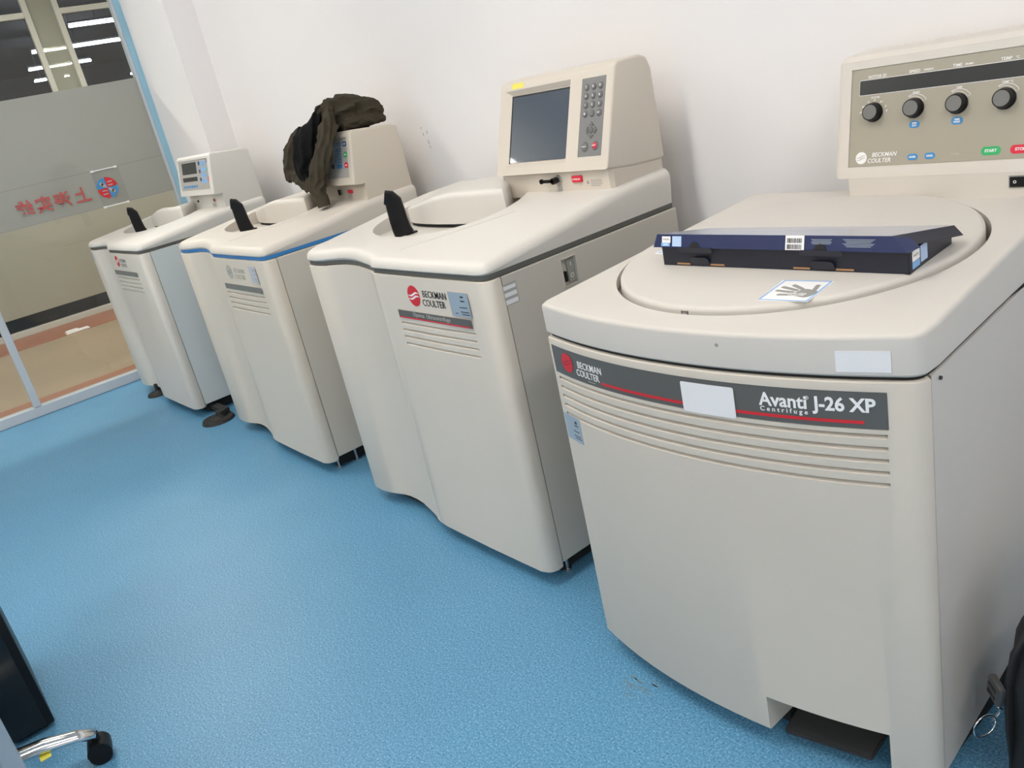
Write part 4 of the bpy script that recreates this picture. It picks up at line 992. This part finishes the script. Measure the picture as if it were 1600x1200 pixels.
def fuse(name, bms, m_, parent, vox=.003, label=None):
    bm = join(bms); bmesh.ops.recalc_face_normals(bm, faces=bm.faces)
    me = bpy.data.meshes.new('f'); bm.to_mesh(me); bm.free(); o = bpy.data.objects.new('f', me); C.objects.link(o)
    r_ = o.modifiers.new('r', 'REMESH'); r_.mode = 'VOXEL'; r_.voxel_size = vox; s_ = o.modifiers.new('s', 'SMOOTH'); s_.factor = .5; s_.iterations = 3
    bpy.context.view_layer.update(); me2 = bpy.data.meshes.new_from_object(o.evaluated_get(bpy.context.evaluated_depsgraph_get()))
    bpy.data.objects.remove(o); me2.materials.clear(); out = link(name, me2, m_, parent, True)
    if label: out['label'] = label
    return out
A1 = folded([(-2.931, 1.5, 1.197), (-2.906, 1.53, 1.211), (-2.856, 1.56, 1.216), (-2.833, 1.6, 1.207), (-2.797, 1.63, 1.201), (-2.785, 1.66, 1.180)], [.050, .060, .062, .054, .042, .022], folds=4, seed=1, squash=1.0, up=(0, 0, 1), amp=.26)
A2 = folded([(-2.90, 1.50, 1.235), (-2.86, 1.55, 1.255), (-2.81, 1.60, 1.240), (-2.785, 1.645, 1.205)], [.022, .030, .028, .016], folds=3, seed=4.4, squash=.8, up=(0, 0, 1))
A3 = folded([(-2.80, 1.50, 1.175), (-2.79, 1.56, 1.178), (-2.775, 1.62, 1.176), (-2.765, 1.66, 1.168)], [.018, .026, .024, .014], folds=3, seed=6.4, squash=.8, up=(0, 0, 1))
B1 = folded([(-2.868, 1.5, 1.215), (-2.835, 1.455, 1.180), (-2.820, 1.428, 1.133), (-2.843, 1.418, 1.092), (-2.895, 1.41, 1.042), (-2.922, 1.405, .996), (-2.922, 1.4, .955), (-2.908, 1.4, .926)], [.050, .050, .046, .042, .046, .050, .040, .034], folds=4, seed=2.3, squash=.5, amp=.26)
B2 = folded([(-2.79, 1.475, 1.185), (-2.800, 1.442, 1.150), (-2.815, 1.430, 1.11), (-2.85, 1.420, 1.06)], [.016, .022, .018, .010], folds=2, seed=9.3, squash=.6)
D1 = folded([(-3.021, 1.46, 1.184), (-3.069, 1.44, 1.15), (-3.126, 1.43, 1.103), (-3.186, 1.43, 1.051), (-3.222, 1.43, 1.013)], [.026, .036, .038, .034, .015], folds=3, seed=5.1, squash=.6, amp=.26)
E1 = folded([(-3.188, 1.43, 1.035), (-3.102, 1.42, 1.022), (-3.005, 1.412, 1.009), (-2.957, 1.41, .985)], [.022, .034, .048, .044], folds=3, seed=8.1, squash=.45, amp=.26)
fuse('jacket_body', [A1, A2, A3, B1, B2, D1, E1], M['cloth'], JK, label='olive fleece outer with loose folds')
C1 = folded([(-2.949, 1.53, 1.235), (-2.930, 1.48, 1.218), (-2.915, 1.435, 1.183), (-2.945, 1.410, 1.138), (-2.980, 1.400, 1.09), (-3.000, 1.398, 1.048), (-2.99, 1.398, 1.011)], [.028, .042, .052, .058, .054, .042, .022], folds=3, seed=3.7, squash=.5, amp=.2)
fuse('black_lining', [C1], M['clothblack'], JK, label='black inner lining showing')
bm = bmesh.new(); tube(bm, [(-2.914 + .04 - .04, 1.400, .952), (-2.912, 1.400, .930), (-2.910, 1.400, .913)], [.0350, .0355, .0330], 28, .62, (0, 1, 0), cap=False)
for v in bm.verts: v.co -= Vector(JK.location)
obj('ribbed_cuff', bm, M['cloth'], JK, angle=50)

# ------------------------------------------------------------------ rucksack at the right
RK = empty('rucksack', (-.292, 1.19, 0), 'black nylon rucksack standing on the floor against the near centrifuge', 'bag')
bm = bmesh.new(); box(bm, -.155, .16, -.11, .12, .004, .36)
bmesh.ops.bevel(bm, geom=list(bm.edges), offset=.045, segments=5, profile=.5, affect='EDGES')
bmesh.ops.subdivide_edges(bm, edges=list(bm.edges), cuts=2, use_grid_fill=True)
for v in bm.verts:
    n_ = noise.noise(v.co * 11) * .014; d_ = Vector((v.co.x, v.co.y, v.co.z - .18)).normalized(); v.co += d_ * n_
    if v.co.z > .25: v.co.x += (v.co.z - .25) * .12
    v.co.z = max(v.co.z, .001)
body = obj('bag_body', bm, M['bagm'], RK, smooth=True)
bm = bmesh.new(); box(bm, -.10, .12, -.150, -.105, .03, .22); bmesh.ops.bevel(bm, geom=list(bm.edges), offset=.018, segments=3, affect='EDGES'); obj('front_pocket', bm, M['bagm'], RK, smooth=True)
bm = bmesh.new(); tube(bm, [(-.112, -.092, .350), (-.134, -.100, .29), (-.142, -.103, .22), (-.142, -.100, .14), (-.140, -.09, .05)], [.016, .018, .018, .015, .012], 12, .35, (1, 0, 0)); obj('shoulder_strap', bm, M['bagm'], RK, smooth=True)
def corner45(bm, c):
    for v in bm.verts:
        d_ = v.co.copy(); v.co = Vector(c) + Vector((d_.x * .7071 - d_.y * .7071, -d_.x * .7071 - d_.y * .7071, 0)) * 1.0 + Vector((0, d_.z * -.0, 0)) + Vector((d_.z * .25 * .7071, -d_.z * .25 * .7071, d_.z))
    return bm
bk_ = obj('strap_buckle', corner45(rbox(-.020, .020, .0, .012, -.022, .022, .005, 2), (-.152, -.113, .218)), mat('dark_grey_plastic', (.05, .05, .05), .4), RK, angle=40)
for dz in (-.008, .008): obj('buckle_slot', corner45(rbox(-.012, .012, .0115, .0128, dz - .004, dz + .004, .0005, 1), (-.152, -.113, .218)), M['dark'], bk_)
KR = empty('key_ring', (-.466, 1.075, .135), 'steel key ring clipped low on the black rucksack', 'key ring')
bm = bmesh.new(); tube(bm, [(.020 * math.cos(a * math.pi / 12) * .4, .020 * math.cos(a * math.pi / 12), .020 * math.sin(a * math.pi / 12)) for a in range(25)], .0014, 8); obj('ring', bm, M['chrome'], KR, smooth=True)
bm = bmesh.new(); tube(bm, [(.004, .018, .0), (.010, .024, .012), (.014, .027, .022), (.012, .020, .030)], .0022, 8); obj('snap_clip', bm, M['chrome'], KR, smooth=True)

# ------------------------------------------------------------------ lower left: computer case, desk panel, chair
PC = empty('computer_case', (-2.32, -.13, 0), 'black computer case standing on the blue floor at the lower left', 'computer')
bm = rbox(-.18, .183, -.012, .087, .012, .43, .003, 2); obj('case_shell', bm, M['black'], PC, angle=40)
bm = rbox(.1835, .186, -.010, .068, .016, .426, .001, 1); obj('front_bezel', bm, mat('black_gloss', (.006, .006, .007), .2), PC)
for (x, y) in ((-.15, .005), (-.15, .068), (.15, .005), (.15, .068)):
    bm = bmesh.new(); cyl(bm, (x, y, 0), .014, .013, 'z', 14); obj('case_foot', bm, M['rubber'], PC)
DK = empty('desk', (-1.72, -.60, 0), 'pale grey desk whose side panel edge shows at the lower left corner', 'desk')
obj('side_panel', rbox(-.012, .008, -.50, .462, .13, .72, .002, 1), M['deskgrey'], DK)
obj('leg_post', rbox(-.020, .020, .458, .489, .13, .72, .002, 1), M['deskedge'], DK)
for y in (-.45, .40): obj('glide_foot', rbox(-.012, .012, y - .03, y + .03, .0, .132, .002, 1), M['deskedge'], DK)
obj('desk_top', rbox(-.02, .90, -.50, .36, .7205, .745, .003, 1), M['deskgrey'], DK)
CH = empty('office_chair', (-1.983, -.384, 0), 'office chair of which one chrome base arm and caster show at the lower left', 'chair')
def cpt(x, y, z): return (x + 2.01, y + .33, z)
tips = []
for k in range(5):
    a = math.radians(78.6) + k * 2 * math.pi / 5; R5 = .410
    d_ = Vector((math.cos(a), math.sin(a), 0)); pth = [d_ * .03 + Vector((0, 0, .095)), d_ * .12 + Vector((0, 0, .098)), d_ * .22 + Vector((0, 0, .101)), d_ * .31 + Vector((0, 0, .096)), d_ * .375 + Vector((0, 0, .082)), d_ * R5 + Vector((0, 0, .068))]
    bm = bmesh.new(); tube(bm, pth, [.030, .028, .025, .022, .019, .017], 16, .6); ar = obj('base_arm', bm, M['chrome'], CH, smooth=True)
    c = d_ * (R5 - .005); s_ = Vector((-d_.y, d_.x, 0)); bm = bmesh.new()
    cyl(bm, c + s_ * -.022 + Vector((0, 0, .0245)), .0245, .018, s_, 22); cyl(bm, c + s_ * .004 + Vector((0, 0, .0245)), .0245, .018, s_, 22)
    obj('caster_wheels', bm, M['black'], ar, angle=35)
    bm = bmesh.new(); cyl(bm, c + Vector((0, 0, .045)), .011, .026, 'z', 14); v_ = cyl(bm, c + s_ * -.024 + Vector((0, 0, .030)), .0255, .048, s_, 22)
    for v in v_:
        if v.co.z < .030: v.co.z = .030 + (v.co.z - .030) * .2
    obj('caster_hood', bm, M['black'], ar, angle=35)
bm = bmesh.new(); cyl(bm, (0, 0, .07), .034, .06, 'z', 24); cyl(bm, (0, 0, .13), .024, .16, 'z', 20); cyl(bm, (0, 0, .29), .014, .12, 'z', 16); obj('gas_column', bm, M['chrome'], CH, angle=35)
b = rect(.020, .010, .0004); 
bm = bmesh.new(); box(bm, .070, .096, .290, .312, .084, .0855); obj('yellow_tag', bm, M['yellow'], CH)
bm = bmesh.new(); box(bm, -.22, .22, -.26, .16, .41, .47); bmesh.ops.bevel(bm, geom=list(bm.edges), offset=.028, segments=3, affect='EDGES'); obj('seat', bm, M['bagm'], CH, smooth=True)
bm = bmesh.new(); box(bm, -.21, .21, -.31, -.26, .55, 1.0); bmesh.ops.bevel(bm, geom=list(bm.edges), offset=.022, segments=3, affect='EDGES'); obj('backrest', bm, M['bagm'], CH, smooth=True)
bm = bmesh.new(); tube(bm, [(0, -.2, .41), (0, -.30, .42), (0, -.325, .48), (0, -.315, .62)], .016, 10); obj('back_bracket', bm, M['black'], CH, smooth=True)
# worn patch on the floor in front of the near centrifuge
bm = join([rect(.028 * random.uniform(.3, 1), .003, .0004, cx=random.uniform(-.03, .03), cy=random.uniform(-.03, .04)) for k in range(16)])
place(bm, (-1.083, .904, .0), (1, 0, 0), (0, 1, 0), .0002); tag(obj('trim_3', bm, mat('scuffed_vinyl', (.16, .26, .33), .6)), kind='structure')
